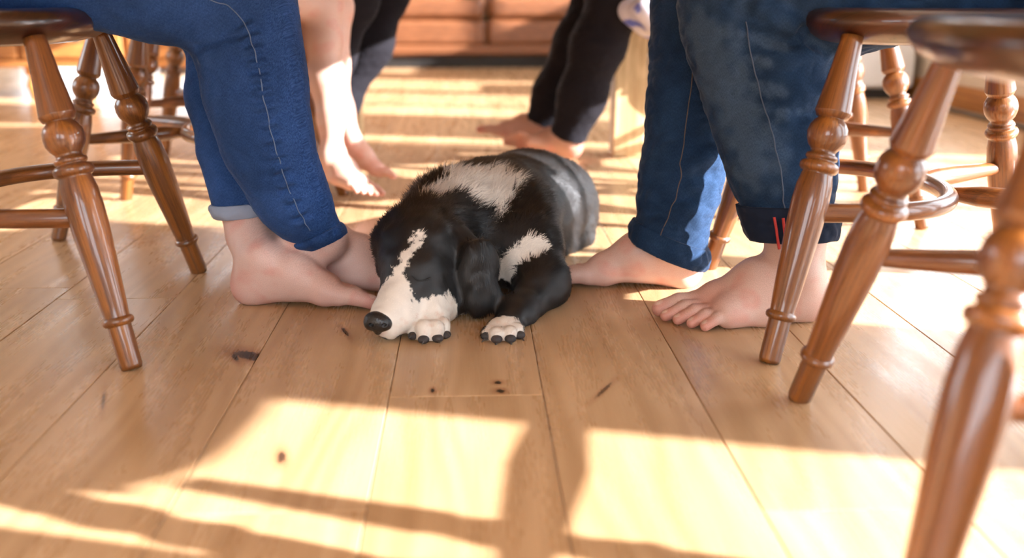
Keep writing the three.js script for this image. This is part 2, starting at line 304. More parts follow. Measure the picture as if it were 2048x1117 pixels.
function seatGeo() {
  const n = 72, layers = [[0, 0.045], [0.004, 0.03], [0.014, 0.012], [0.026, 0.002], [0.034, 0], [0.043, 0.004], [0.048, 0.012], [0.05, 0.024], [0.048, 0.05], [0.043, 0.09], [0.04, 0.14]], P = [], UV = [], I = [];
  const out = (a, inset) => { // plan outline: broad rounded front (+x), narrower rear
    const c = Math.cos(a), s = Math.sin(a), e = 2 / 3.1, f = Math.sign(c) * Math.abs(c) ** e, g = Math.sign(s) * Math.abs(s) ** e, wz = mix(0.19, 0.215, f * 0.5 + 0.5);
    return [f * (0.215 - inset), g * (wz - inset)];
  };
  for (const [y, ins] of layers) for (let i = 0; i <= n; i++) { const [x, z] = out(i / n * Math.PI * 2, ins); P.push(x, y, z); UV.push(z * 4 + y * 6, x * 1.1 + y * 2); }
  for (let l = 0; l + 1 < layers.length; l++) for (let i = 0; i < n; i++) { const a = l * (n + 1) + i, b = a + n + 1; I.push(a, b, a + 1, a + 1, b, b + 1); }
  const top = P.length / 3; P.push(0, 0.039, 0, 0, 0, 0); UV.push(0, 0, 0, 0);
  const L = (layers.length - 1) * (n + 1);
  for (let i = 0; i < n; i++) { I.push(L + i, top, L + i + 1); I.push(i, i + 1, top + 1); }
  const geo = new THREE.BufferGeometry(); geo.setAttribute('position', new THREE.Float32BufferAttribute(P, 3)); geo.setAttribute('uv', new THREE.Float32BufferAttribute(UV, 2)); geo.setIndex(I); geo.computeVertexNormals(); return geo;
}
class Poly extends THREE.Curve { constructor(fn) { super(); this.fn = fn; } getPoint(t, o = new THREE.Vector3()) { const p = this.fn(t); return o.set(p[0], p[1], p[2]); } }
const sweep = (fn, r, seg = 40, sides = 12) => { const g = new THREE.TubeGeometry(new Poly(fn), seg, r, sides, false); const u = g.attributes.uv; for (let i = 0; i < u.count; i++) u.setXY(i, u.getY(i), u.getX(i) * 1.2); return g; };
const SEAT = 0.43, FEET = [[0.27, 0, 0.25], [0.27, 0, -0.25], [-0.27, 0, 0.215], [-0.27, 0, -0.215]], TOPS = [[0.165, SEAT + 0.012, 0.155], [0.165, SEAT + 0.012, -0.155], [-0.165, SEAT + 0.012, 0.14], [-0.165, SEAT + 0.012, -0.14]];
function makeChair(cross = false) {
  const t = new THREE.Group(), k = cross ? 1.115 : 1, sh = cross ? 0.018 : 0, feet = FEET.map((p) => [p[0], p[1], p[2] * k]), tops = TOPS;
  part('seat', seatGeo().translate(sh, SEAT, 0), chairSeatMat, t);
  feet.forEach((f, i) => { const len = V(tops[i]).distanceTo(V(f)); part('leg', between(turned(legProfile, len / 0.455), f, tops[i]), chairLegMat, t); });
  const onLeg = (i, h) => lerp3(feet[i], tops[i], h / (SEAT + 0.012)), hs = 0.205;
  if (cross) {
    const bar = [[0, 0.0095], [0.12, 0.0125], [0.5, 0.0178], [0.88, 0.0125], [1, 0.0095]], mids = [];
    for (const [p, q] of [[0, 2], [1, 3]]) { const a = onLeg(p, hs), c = onLeg(q, hs), len = V(a).distanceTo(V(c)); part('stretcher', between(turned(bar, len, 18), a, c), chairRailMat, t); mids.push(lerp3(a, c, 0.385)); }
    part('cross_stretcher', between(turned(bar, V(mids[0]).distanceTo(V(mids[1])), 18), mids[0], mids[1]), chairRailMat, t);
  } else {
    const A = onLeg(0, hs), B = onLeg(1, hs), ax = -0.035; // hoop from front leg to front leg, bowed to the rear
  const hoop = (s) => { const a = (s - 0.5) * 2, z = -A[2] * Math.sin(a * Math.PI / 2) / 1, x = mix(ax, A[0], 1 - Math.pow(Math.max(0, Math.cos(a * Math.PI / 2)), 0.55)); return [x, hs, -z * -1]; };
  part('hoop_stretcher', sweep(hoop, 0.0135, 56, 14), chairRailMat, t);
  const stub = [[0, 0.007], [0.02, 0.0105], [0.06, 0.0155], [0.11, 0.0165], [0.2, 0.0125], [0.27, 0.0095]].map(([y, r]) => [y / 0.27, r]);
  for (const s of [2, 3]) { const side = s === 2 ? 1 : -1, a = [ax + 0.012, hs, side * 0.055], b = onLeg(s, hs), len = V(a).distanceTo(V(b)); part('stretcher', between(turned(stub, len, 16), a, b), chairRailMat, t); }
  }
  // bow back with spindles
  const back = (s) => { const a = (s - 0.5) * 2, z = 0.17 * Math.sin(a * Math.PI / 2) * (1 + 0.12 * Math.cos(a * Math.PI / 2)), y = SEAT + 0.03 + 0.46 * Math.pow(Math.max(0, Math.cos(a * Math.PI / 2)), 0.5); return [-0.15 - (y - SEAT) * 0.24, y, z]; };
  part('bow', sweep(back, 0.0125, 56, 12), chairRailMat, t);
  for (const z of [-0.1, -0.06, -0.02, 0.02, 0.06, 0.1]) {
    const a = [-0.15, SEAT + 0.03, z * 0.85], h = SEAT + 0.03 + 0.46 * Math.pow(Math.cos(Math.asin(clamp(Math.abs(z) / 0.178))), 0.5) - 0.006, b = [-0.15 - (h - SEAT) * 0.24, h, z], len = V(a).distanceTo(V(b));
    part('spindle', between(turned([[0, 0.005], [0.3, 0.0075], [1, 0.0045]], len, 10), a, b), chairRailMat, t);
  }
  if (cross) part('splat', rbox(0.02, 0.42, 0.13, 0.006, 0, 0, 0).rotateZ(0.235).translate(-0.2, SEAT + 0.25, 0), chairRailMat, t);
  return t;
}
const chairProto = makeChair(), chairCross = makeChair(true);
function placeChair(x, z, turn, label, proto = chairProto) {
  const c = proto.clone(); c.name = numbered('dining_chair'); c.position.set(x, 0, z); c.rotation.y = turn; scene.add(c);
  return tag(c, label, 'chair', 'turned wooden chairs round the dining table');
}
placeChair(-0.757, -1.545, 0.07, 'brown turned wooden chair under the seated person in tight blue jeans');
placeChair(-0.595, -2.29, 0.0, 'brown turned wooden chair under the bare-legged child');
placeChair(-0.69, -3.0, 0.05, 'brown turned wooden chair under the person in black trousers beside the child');
placeChair(0.629, -0.846, Math.PI - 0.187, 'empty brown turned wooden chair with glossy seat beside the occupied jeans chair', chairCross);
placeChair(0.7, -1.535, Math.PI - 0.06, 'brown turned wooden chair under the person in rolled dark blue jeans');
placeChair(0.74, -2.34, Math.PI - 0.08, 'empty turned wooden chair between the two occupied chairs, sunlit from behind');
placeChair(0.83, -2.89, Math.PI - 0.08, 'turned wooden chair with the pale cushion beside the square table leg');

// ---------------------------------------------------------------- sofa, sideboard, cabinet, box in the background
{
  const leatherTex = dataTexture(256, 256, (u, v) => { const k = 0.5 + 0.3 * N2(u * 7, v * 7) + 0.15 * N2(u * 30, v * 30); return [mix(0.4, 0.58, k), mix(0.24, 0.37, k), mix(0.14, 0.24, k)]; });
  const leather = phys({ map: leatherTex, roughness: 0.4, clearcoat: 0.15, clearcoatRoughness: 0.4 }), black = std({ color: lin(0.012, 0.01, 0.009), roughness: 0.7 });
  const s = thing('leather_sofa', 'tan brown leather sofa on a black plinth against the far wall', 'sofa', [0.12, 0, -7.02]);
  part('plinth', box(2.0, 0.085, 0.8, 0, 0.0425, -0.42), black, s);
  part('front_rail', rbox(2.08, 0.07, 0.86, 0.02, 0, 0.12, -0.42), leather, s);
  for (const x of [-0.5, 0.5]) { part('front_panel', rbox(0.99, 0.17, 0.84, 0.035, x, 0.235, -0.42), leather, s); part('seat_cushion', rbox(0.985, 0.17, 0.8, 0.06, x, 0.4, -0.4), leather, s); part('back_cushion', rbox(0.97, 0.5, 0.2, 0.08, x, 0.66, -0.76), leather, s); }
  for (const x of [-1.14, 1.14]) part('arm', rbox(0.24, 0.56, 0.92, 0.07, x, 0.365, -0.43), leather, s);
}
{
  const s = thing('sideboard', 'orange pine sideboard with drawers, brass knobs and turned feet', 'sideboard', [-1.9018, 0, -5.0213]); 
  const W = 1.5, D = 0.42;
  part('body', rbox(W, 0.68, D, 0.008, 0, 0.5, -D / 2), pineMat, s);
  part('bottom_moulding', rbox(W + 0.04, 0.04, D + 0.03, 0.012, 0, 0.17, -D / 2), pineMat, s);
  part('top_board', rbox(W + 0.06, 0.03, D + 0.04, 0.01, 0, 0.855, -D / 2), pineMat, s);
  const brass = std({ color: lin(0.55, 0.5, 0.36), metalness: 1, roughness: 0.35 }), plate = std({ color: lin(0.18, 0.19, 0.16), metalness: 0.8, roughness: 0.5 });
  for (const x of [-0.5, 0, 0.5]) for (const y of [0.29, 0.5, 0.71]) {
    const d = part('drawer', rbox(0.47, 0.185, 0.03, 0.006, x, y, 0.012), pineMat, s);
    part('knob_plate', box(0.09, 0.035, 0.006, x, y, 0.03), plate, d); part('knob', new THREE.SphereGeometry(0.018, 16, 12).translate(x, y, 0.05), brass, d);
  }
  const bun = [[0, 0.0001], [0, 0.02], [0.03, 0.026], [0.06, 0.034], [0.09, 0.028], [0.1, 0.02], [0.115, 0.032], [0.13, 0.034], [0.152, 0.034]];
  for (const x of [-0.7, -0.23, 0.05, 0.7]) part('foot', turned(bun, 1, 20).translate(x, 0, -0.04), pineMat, s);
  for (const x of [-0.7, 0.7]) part('foot', turned(bun, 1, 20).translate(x, 0, -D + 0.04), pineMat, s);
}
{
  const s = thing('wooden_post', 'plain square pine post standing beside the sideboard', 'post', [-1.9059, 0, -5.8552]);
  part('shaft', rbox(0.1, 2.4, 0.1, 0.006, 0, 1.29, 0), pineMat, s); part('base_block', rbox(0.13, 0.09, 0.13, 0.008, 0, 0.045, 0), pineMat, s);
}
{
  const s = thing('storage_box', 'small dark grey lidded box on the floor by the far glazed doors', 'box', [-1.9633, 0, -6.9722]), grey = std({ color: lin(0.1, 0.1, 0.11), roughness: 0.7 });
  part('body', rbox(0.2, 0.14, 0.26, 0.015, 0, 0.07, 0), grey, s); part('lid', rbox(0.212, 0.025, 0.272, 0.01, 0, 0.152, 0), grey, s);
}
{
  const s = thing('white_cabinet', 'low white cabinet with a black recessed base in the far corner', 'cabinet', [1.72, 0, -4.85]), white = phys({ color: lin(0.8, 0.79, 0.78), roughness: 0.35 });
  part('plinth', box(0.8, 0.045, 0.5, 0, 0.0225, -0.26), std({ color: lin(0.012, 0.012, 0.012), roughness: 0.6 }), s);
  part('body', rbox(0.86, 0.46, 0.55, 0.012, 0, 0.28, -0.28), white, s);
  for (const x of [-0.215, 0.215]) { const d = part('door', rbox(0.42, 0.43, 0.02, 0.006, x, 0.28, 0.006), white, s); part('handle', box(0.012, 0.12, 0.02, x - Math.sign(x) * 0.17, 0.38, 0.025), std({ color: lin(0.5, 0.5, 0.5), metalness: 1, roughness: 0.3 }), d); }
}


// ---------------------------------------------------------------- people: one continuous skin mesh each, clothes as children
const skinTex = dataTexture(256, 256, (u, v) => { const k = 0.95 + 0.05 * N2(u * 40, v * 40) + 0.03 * N2(u * 110, v * 110); return [k, k, k]; });
const skinMat = phys({ map: skinTex, vertexColors: true, roughness: 0.46, specularIntensity: 0.7 }); skinTex.repeat.set(12, 12);
const unit = (a) => { const l = Math.hypot(...a); return a.map((v) => v / l); };
const cross = (a, b) => [a[1] * b[2] - a[2] * b[1], a[2] * b[0] - a[0] * b[2], a[0] * b[1] - a[1] * b[0]];
const dot = (a, b) => a[0] * b[0] + a[1] * b[1] + a[2] * b[2];
// Foot: heel on the ground at o, toes towards fwd; side = +1 left foot, -1 right foot; s scales a 0.25 m foot.
function foot(o, fwd, up, side, s, curl = 0) {
  const F = unit(fwd), U = unit(up.map((v, i) => v - F[i] * dot(up, F))), L = cross(U, F).map((v) => v * side);
  const P = (x, y, z) => [0, 1, 2].map((i) => o[i] + s * (x * F[i] + y * U[i] + z * L[i]));
  const b = [], c = (p, q, ra, rb, k) => b.push(cap(P(...p), P(...q), ra * s, rb * s, k * s));
  c([0.032, 0.034, 0], [0.05, 0.045, 0.0], 0.033, 0.034, 0.02);
  c([0.03, 0.026, 0], [0.1, 0.022, 0.024], 0.027, 0.019, 0.02);
  c([0.1, 0.022, 0.024], [0.158, 0.02, 0.032], 0.02, 0.0185, 0.02);
  c([0.052, 0.062, 0], [0.105, 0.058, -0.008], 0.038, 0.031, 0.03);
  c([0.105, 0.058, -0.008], [0.165, 0.034, -0.015], 0.031, 0.0225, 0.03);
  c([0.1, 0.045, 0.01], [0.16, 0.026, 0.022], 0.028, 0.019, 0.02);
  c([0.165, 0.027, -0.022], [0.188, 0.023, -0.026], 0.024, 0.019, 0.014);
  c([0.04, 0.03, -0.008], [0.16, 0.03, -0.018], 0.024, 0.018, 0.02);
  for (const z of [-1, 1]) b.push(ell(P(z < 0 ? 0.062 : 0.05, z < 0 ? 0.088 : 0.078, z * 0.031), [0.014 * s, 0.016 * s, 0.012 * s], [F, U, L], 0.02 * s));
  const toes = [[0.188, 0.021, -0.028, 0.246, 0.0135, -0.031, 0.0172, 0.0125], [0.184, 0.019, -0.007, 0.243, 0.0095, -0.007, 0.0118, 0.0088], [0.178, 0.018, 0.009, 0.229, 0.009, 0.011, 0.0108, 0.0083], [0.17, 0.016, 0.0235, 0.213, 0.0085, 0.0275, 0.0102, 0.008], [0.16, 0.015, 0.036, 0.197, 0.008, 0.042, 0.0098, 0.0078]];
  const nails = [];
  toes.forEach(([x0, y0, z0, x1, y1, z1, r0, r1], i) => {
    const m = [mix(x0, x1, 0.5), Math.max(y0, y1) + (i ? 0.0035 : 0.001) + curl, mix(z0, z1, 0.5)], e = [x1, y1 + curl * 1.4, z1];
    c([x0 - 0.02, y0 + 0.004, z0 * 0.9], m, r0 * 1.02, (r0 + r1) / 2, 0.004); c(m, e, (r0 + r1) / 2 * 0.98, r1, 0.004);
    nails.push([P(x1 + r1 * 0.25, y1 + r1 * 0.82 + curl * 1.4, z1), r1 * s * 0.72]);
  });
  return { bones: b, ankle: P(0.05, 0.085, 0), nails, P, tips: toes.map((q) => P(q[3], q[4], q[5])), heel: P(0.01, 0.03, 0), ball: P(0.17, 0.02, 0) };
}
const limb = (pts, k) => chain(pts, k);
function skinTone(base, flush, feet) {
  return (x, y, z) => {
    let red = 0.5 * smooth(0.1, 0.7, N3(x * 16, y * 16, z * 16)) + 0.2 * N3(x * 55, y * 55, z * 55), nail = 0;
    for (const f of feet) {
      for (const t of f.tips) red = Math.max(red, 1.0 * (1 - smooth(0.008, 0.03, Math.hypot(x - t[0], y - t[1], z - t[2]))));
      red = Math.max(red, 0.85 * (1 - smooth(0.02, 0.055, Math.hypot(x - f.heel[0], y - f.heel[1], z - f.heel[2]))));
      red = Math.max(red, 0.6 * (1 - smooth(0.02, 0.06, Math.hypot(x - f.ball[0], y - f.ball[1], z - f.ball[2]))));
      for (const [p, r] of f.nails) nail = Math.max(nail, 1 - smooth(r * 0.7, r, Math.hypot(x - p[0], y - p[1], z - p[2])));
    }
    let c = lerp3(base, flush, clamp(red)); return lerp3(c, [base[0] * 1.22, base[1] * 1.25, base[2] * 1.22], nail);
  };
}
function skin(parent, bones, fine, color, coarseCell = 0.01) {
  // feet and bare shins on a fine grid, the rest of the body on a coarse one, merged into one body mesh
  const f = field(bones), g = (x, y, z) => Math.max(f(x, y, z), -y + 0.0005), list = [];
  const [lo, hi] = bounds(bones, 0.02);
  list.push(polygonize(fine ? (x, y, z) => Math.max(g(x, y, z), fine.top - 0.01 - y) : g, fine ? [lo[0], fine.top - 0.04, lo[2]] : lo, hi, coarseCell));
  if (fine) list.push(polygonize((x, y, z) => Math.max(g(x, y, z), y - fine.top), [fine.lo[0], -0.01, fine.lo[2]], [fine.hi[0], fine.top + 0.02, fine.hi[2]], fine.cell));
  for (const q of list) paint(q, color);
  const m = part('body', mergeGeometries(list), skinMat, parent);
  return { mesh: m, f: g };
}
const footBox = (feet, extra = 0.05) => { const [lo, hi] = bounds(feet.flatMap((f) => f.bones), extra); return { lo, hi }; };

// denim and plain cloth
function denim(seed, blue, pale) {
  return dataTexture(512, 512, (u, v) => {
    const tw = N2(u * 400 + v * 200, v * 60 - u * 30) * 0.12, slub = N2(u * 240 + seed, v * 24) * 0.2 + N2(u * 24, v * 190 + seed) * 0.1 + N2(u * 300, v * 300) * 0.3;
    const k = clamp(0.42 + tw + slub); return [mix(blue[0], pale[0], k), mix(blue[1], pale[1], k), mix(blue[2], pale[2], k)];
  });
}
function cloth(tex, rep, o = {}) { if (tex) tex.repeat.set(rep, rep); return phys({ map: tex, vertexColors: true, roughness: 0.9, sheen: 0.25, sheenRoughness: 0.6, sheenColor: lin(0.5, 0.55, 0.65), specularIntensity: 0.25, ...o }); }
// Trousers: legs = [{ pts: [[point, radius] ...] from hip to hem, hem, n }] ; hem plane normal n points down out of the leg
function trousers(parent, name, legs, pelvis, mat, color, o = {}) {
  const cell = o.cell ?? 0.006, wr = o.wrinkles ?? [], amp = o.amp ?? 0.003, fr = o.freq ?? [13, 26, 13];
  const disp = (x, y, z) => {
    let d = amp * (N3(x * fr[0], y * fr[1], z * fr[2]) * 0.6 + Math.abs(N3(x * fr[0] * 2.1 + 5, y * fr[1] * 1.8, z * fr[2] * 2.1)) * 0.7 - 0.2);
    for (const w of wr) { if (Math.abs(x - w[0][0]) > w[4] || Math.abs(y - w[0][1]) > w[4]) continue; const q = segDist(x, y, z, w[0], w[1]); if (q < w[2] * 3) d += w[3] * Math.exp(-(q * q) / (w[2] * w[2])); }
    return d;
  };
  const bare = field(legs.flatMap((l) => limb(l.pts, 0.05))); for (const w of wr) { w[0] = toSurface(bare, w[0]); w[1] = toSurface(bare, w[1]); w[4] = w[2] * 3 + Math.hypot(...w[1].map((v, i) => v - w[0][i])); }
  const fs = legs.map((l) => { const f = field(limb(l.pts, 0.05)); return (x, y, z) => f(x, y, z); });
  const pf = field(pelvis), all = (x, y, z) => {
    let d = pf(x, y, z);
    legs.forEach((l, i) => { d = smin(d, Math.max(fs[i](x, y, z), (x - l.hem[0]) * l.n[0] + (y - l.hem[1]) * l.n[1] + (z - l.hem[2]) * l.n[2]), 0.02); });
    return Math.abs(d) > 0.03 ? d : d - disp(x, y, z);
  };
  const [lo, hi] = bounds([...legs.flatMap((l) => limb(l.pts)), ...pelvis], 0.02);
  const g = paint(polygonize(all, lo, hi, cell), color), m = part(name, g, mat, parent);
  legs.forEach((l) => {
    if (!l.cuff) return;
    const f = field(limb(l.pts, 0.05)), c = l.cuff, e = l.pts[l.pts.length - 1], h = c.h;
    const cf = (x, y, z) => { const s = (x - l.hem[0]) * l.n[0] + (y - l.hem[1]) * l.n[1] + (z - l.hem[2]) * l.n[2], bulge = 0.004 * Math.sin(clamp((s + h) / (h + 0.004)) * Math.PI); return Math.max(f(x, y, z) - c.out - bulge - disp(x, y, z) * 0.7 - 0.0015 * N3(x * 40, y * 40, z * 40), s - 0.004, -s - h); };
    const R = e[1] * 1.6 + 0.07, mid = l.hem;
    const q = paint(polygonize(cf, mid.map((v) => v - R), mid.map((v) => v + R), c.cell ?? 0.0035), c.color ?? color);
    l.cuffMesh = part('cuff', q, c.mat ?? mat, m); if (c.label) l.cuffMesh.userData.label = c.label; l.cuffField = cf;
  });
  return { mesh: m, f: all };
}
function seam(parent, name, f, pts, r, mat, lift = 0.0015, n = 30) {
  const curve = new THREE.CatmullRomCurve3(pts.map(V)), out = [];
  for (let i = 0; i <= n; i++) { const q = curve.getPoint(i / n).toArray(), s = toSurface(f, q), g = grad(f, s); out.push(V(s.map((v, j) => v + g[j] * lift))); }
  return part(name, new THREE.TubeGeometry(new THREE.CatmullRomCurve3(out), 120, r, 6), mat, parent);
}
const pel = (a, b, y0, r) => [cap(a, b, r, r, 0.06), ell([(a[0] + b[0]) / 2, y0 + 0.12, (a[2] + b[2]) / 2], [0.1, 0.12, 0.15], null, 0.06)];

// ---- person in tight blue jeans on the left, ankles crossed
{
  const t = thing('person', 'person in tight blue jeans sitting with bare ankles crossed beside the dog', 'person', [0, 0, 0]);
  const hA = [-0.87, 0.575, -1.46], hB = [-0.87, 0.575, -1.64];
  const fB = foot([-0.3981, 0, -1.623], [0.99, 0, 0.1], [0, 1, 0], 1, 0.97), fA = foot([-0.3012, 0, -1.7334], [0.97, 0.0, 0.2], [0, 1, 0], -1, 0.97);
  const kA = [-0.3494, 0.4844, -1.624], kB = [-0.4127, 0.4704, -1.8413];
  const bones = [...fB.bones, ...fA.bones, ...limb([[fB.ankle, 0.034], [[-0.3726, 0.1072, -1.6573], 0.033], [[-0.3848, 0.1629, -1.679], 0.036], [[-0.411, 0.2644, -1.7404], 0.045], [kB, 0.05], [hB, 0.07]], 0.03), ...limb([[fA.ankle, 0.034], [[-0.2488, 0.0996, -1.6551], 0.032], [[-0.2755, 0.137, -1.6357], 0.036], [[-0.3199, 0.2808, -1.6164], 0.045], [kA, 0.05], [hA, 0.07]], 0.03), ...pel(hA, hB, 0.55, 0.085)];
  const fb = footBox([fA, fB], 0.05);
  skin(t, bones, { ...fb, top: 0.19, cell: 0.0032 }, skinTone([0.7, 0.47, 0.4], [0.66, 0.31, 0.25], [fA, fB]));
  const tex = denim(1, [0.09, 0.17, 0.32], [0.42, 0.55, 0.74]), mat = cloth(tex, 7), cuffMat = cloth(tex, 7);
  const color = (x, y, z) => { const n = 0.8 + 0.22 * N3(x * 9, y * 6, z * 9) + 0.08 * N3(x * 40, y * 30, z * 40); return [n * 0.62, n * 0.78, n * 0.98]; };
  const hemA = [-0.2505, 0.0947, -1.6538], hemB = [-0.3822, 0.142, -1.6677];
  const crease = [[[-0.3898, 0.4229, -1.556], [-0.3413, 0.4404, -1.5173], 0.008, -0.006], [[-0.3884, 0.4171, -1.5543], [-0.3196, 0.4277, -1.5128], 0.012, 0.004], [[-0.3923, 0.4027, -1.5503], [-0.3515, 0.4011, -1.5169], 0.01, 0.003]];
  // puckers along the outer seam
  const outer = [[-0.3944, 0.4979, -1.5465], [-0.3564, 0.4823, -1.5404], [-0.3313, 0.4599, -1.5277], [-0.317, 0.4296, -1.5184], [-0.3065, 0.3909, -1.5069], [-0.2992, 0.3481, -1.4995], [-0.29, 0.2973, -1.4949], [-0.2803, 0.2441, -1.5001], [-0.2689, 0.1948, -1.5167], [-0.2568, 0.1453, -1.5437], [-0.2469, 0.1156, -1.5555]];
  const rough = field(limb([[kA, 0.071], [[-0.3372, 0.4069, -1.6012], 0.068], [[-0.3316, 0.3388, -1.5919], 0.067], [[-0.3182, 0.2593, -1.5997], 0.06], [[-0.293, 0.1778, -1.6222], 0.05], [hemA, 0.041]], 0.05)), cv = new THREE.CatmullRomCurve3(outer.map(V));
  for (let i = 8; i < 38; i++) { const p = V(toSurface(rough, cv.getPoint(i / 40).toArray())), d = cv.getTangent(i / 40), s = new THREE.Vector3(d.y, -d.x, 0).normalize().multiplyScalar(0.009); crease.push([p.clone().sub(s).toArray(), p.clone().add(s).toArray(), 0.006, (i % 2 ? 0.0045 : -0.0045)]); }
  const J = trousers(t, 'jeans', [
    { pts: [[hA, 0.095], [[-0.4546, 0.5195, -1.5864], 0.085], [kA, 0.071], [[-0.3372, 0.4069, -1.6012], 0.068], [[-0.3316, 0.3388, -1.5919], 0.067], [[-0.3182, 0.2593, -1.5997], 0.06], [[-0.293, 0.1778, -1.6222], 0.05], [hemA, 0.041]], hem: hemA, n: unit([0.38, -0.92, 0.06]), cuff: { h: 0.02, out: 0.0022, cell: 0.003 } },
    { pts: [[hB, 0.09], [kB, 0.068], [[-0.4116, 0.4196, -1.8267], 0.063], [[-0.421, 0.3286, -1.7801], 0.061], [[-0.4037, 0.2411, -1.723], 0.05], [[-0.3863, 0.1751, -1.6826], 0.04], [hemB, 0.0385]], hem: hemB, n: unit([0.1, -0.99, 0.05]), cuff: { h: 0.02, out: 0.004, cell: 0.003, label: 'narrow turned-up hem showing the pale grey inside', mat: cloth(null, 1, { color: lin(0.27, 0.31, 0.4) }), color: () => [1, 1, 1] } },
  ], pel(hA, hB, 0.56, 0.1), mat, color, { cell: 0.0036, amp: 0.0014, freq: [18, 26, 18], wrinkles: crease });
  const thread = std({ color: lin(0.11, 0.16, 0.26), roughness: 0.8 });
  seam(J.mesh, 'seam', J.f, outer, 0.0008, thread);
  rebase(t); 
}

// ---- person in rolled dark jeans on the right
{
  const t = thing('person', 'person in faded dark blue jeans with rolled cuffs sitting barefoot', 'person', [0, 0, 0]);
  const hN = [0.86, 0.585, -1.44], hF = [0.86, 0.585, -1.63];
  const fN = foot([0.562, 0, -1.495], [-0.995, 0, 0.06], [0, 1, 0], 1, 1.06), fF = foot([0.405, 0, -1.685], [-0.985, 0, -0.13], [0, 1, 0], -1, 1.05);
  const kN = [0.4187, 0.4829, -1.5914], kF = [0.4115, 0.479, -1.7989];
  const aN = [0.5, 0.1621, -1.4908], aF = [0.3549, 0.0956, -1.6756];
  const bones = [...fN.bones, ...fF.bones, ...limb([[fN.ankle, 0.037], [lerp3(fN.ankle, aN, 0.5), 0.037], [aN, 0.042], [[0.4831, 0.3013, -1.5471], 0.05], [kN, 0.055], [hN, 0.075]], 0.03), ...limb([[fF.ankle, 0.037], [aF, 0.04], [[0.3792, 0.2777, -1.7373], 0.05], [kF, 0.055], [hF, 0.075]], 0.03), ...pel(hN, hF, 0.56, 0.09)];
  const fb = footBox([fN, fF], 0.05);
  skin(t, bones, { ...fb, top: 0.19, cell: 0.0032 }, skinTone([0.66, 0.43, 0.35], [0.64, 0.29, 0.22], [fN, fF]));
  const tex = denim(9, [0.1, 0.17, 0.26], [0.38, 0.47, 0.58]), mat = cloth(tex, 7), dark = cloth(null, 1, { color: lin(0.012, 0.018, 0.035) });
  const faded = [[[0.3536, 0.4315, -1.5274], [0.3847, 0.3328, -1.4769], 0.045], [[0.3776, 0.3613, -1.4854], [0.4133, 0.2546, -1.4533], 0.04], [kN, [0.6467, 0.5036, -1.5358], 0.09]];
  const whisk = [[[0.3713, 0.4467, -1.5102], [0.4535, 0.4228, -1.4791]], [[0.3634, 0.404, -1.4982], [0.4313, 0.4018, -1.4739]], [[0.3704, 0.3755, -1.4898], [0.4527, 0.3597, -1.461]], [[0.4014, 0.3386, -1.4571], [0.5244, 0.3017, -1.483]], [[0.4523, 0.3281, -1.4519], [0.525, 0.3522, -1.4974]]];
  const shin = field(limb([[hN, 0.105], [[0.5719, 0.5166, -1.5427], 0.1], [kN, 0.084], [[0.4412, 0.4181, -1.5719], 0.086], [[0.4626, 0.3393, -1.5536], 0.082], [[0.4811, 0.2579, -1.5243], 0.075], [[0.4966, 0.1369, -1.4837], 0.062]], 0.05));
  for (const w of [...faded.slice(0, 2), ...whisk]) { w[0] = toSurface(shin, w[0]); w[1] = toSurface(shin, w[1]); }
  const color = (x, y, z) => {
    let k = 0.66 + 0.16 * N3(x * 8, y * 6, z * 8) + 0.1 * N3(x * 30, y * 24, z * 30), w = 0;
    for (const [a, b, r] of faded) w = Math.max(w, 1 - smooth(r * 0.4, r * 1.5, segDist(x, y, z, a, b) + 0.02 * N3(x * 25, y * 25, z * 25)));
    for (const [a, b] of whisk) w = Math.max(w, 0.9 * (1 - smooth(0.004, 0.016, segDist(x, y, z, a, b) + 0.004 * N3(x * 60, y * 60, z * 60))));
    return lerp3([k * 0.5, k * 0.66, k * 0.82], [1.35, 1.22, 1.08], w * 0.7);
  };
  const hemN = [0.4966, 0.1369, -1.4837], hemF = [0.3406, 0.0639, -1.6671];
  const outer = [[0.4043, 0.4572, -1.491], [0.4083, 0.4196, -1.4748], [0.4207, 0.3636, -1.4582], [0.4411, 0.3, -1.4443], [0.4543, 0.243, -1.4326], [0.4611, 0.1856, -1.4211]], inner = [[0.3714, 0.4242, -1.6911], [0.3701, 0.36, -1.6779], [0.3604, 0.2873, -1.6627], [0.3523, 0.2223, -1.6496], [0.3416, 0.1659, -1.6339], [0.3131, 0.1043, -1.6122]];
  const wr0 = [[[0.505, 0.4301, -1.5206], [0.457, 0.4541, -1.4983], 0.01, -0.0135], [[0.4862, 0.4399, -1.493], [0.4249, 0.4754, -1.4953], 0.014, 0.0135], [[0.4893, 0.4218, -1.4981], [0.4072, 0.4477, -1.4777], 0.009, -0.0075], [[0.507, 0.4099, -1.5148], [0.4314, 0.4053, -1.4749], 0.012, 0.0075], [[0.5356, 0.3566, -1.5295], [0.4526, 0.3491, -1.4579], 0.014, 0.0060], [[0.5429, 0.3309, -1.5218], [0.4522, 0.314, -1.4479], 0.012, -0.0060], [[0.4115, 0.3375, -1.4667], [0.4814, 0.3211, -1.4487], 0.012, 0.0060],
    [[0.2922, 0.1649, -1.6408], [0.382, 0.1428, -1.6203], 0.014, 0.0075], [[0.292, 0.1407, -1.6339], [0.3992, 0.183, -1.6311], 0.012, -0.0060], [[0.3663, 0.2231, -1.644], [0.4241, 0.2426, -1.6785], 0.014, 0.0090], [[0.3576, 0.199, -1.6375], [0.4194, 0.2059, -1.6681], 0.01, -0.0075], [[0.2835, 0.1326, -1.6319], [0.3399, 0.1147, -1.614], 0.01, 0.0075], [[0.4201, 0.2048, -1.4387], [0.5129, 0.2209, -1.429], 0.012, 0.0060]];
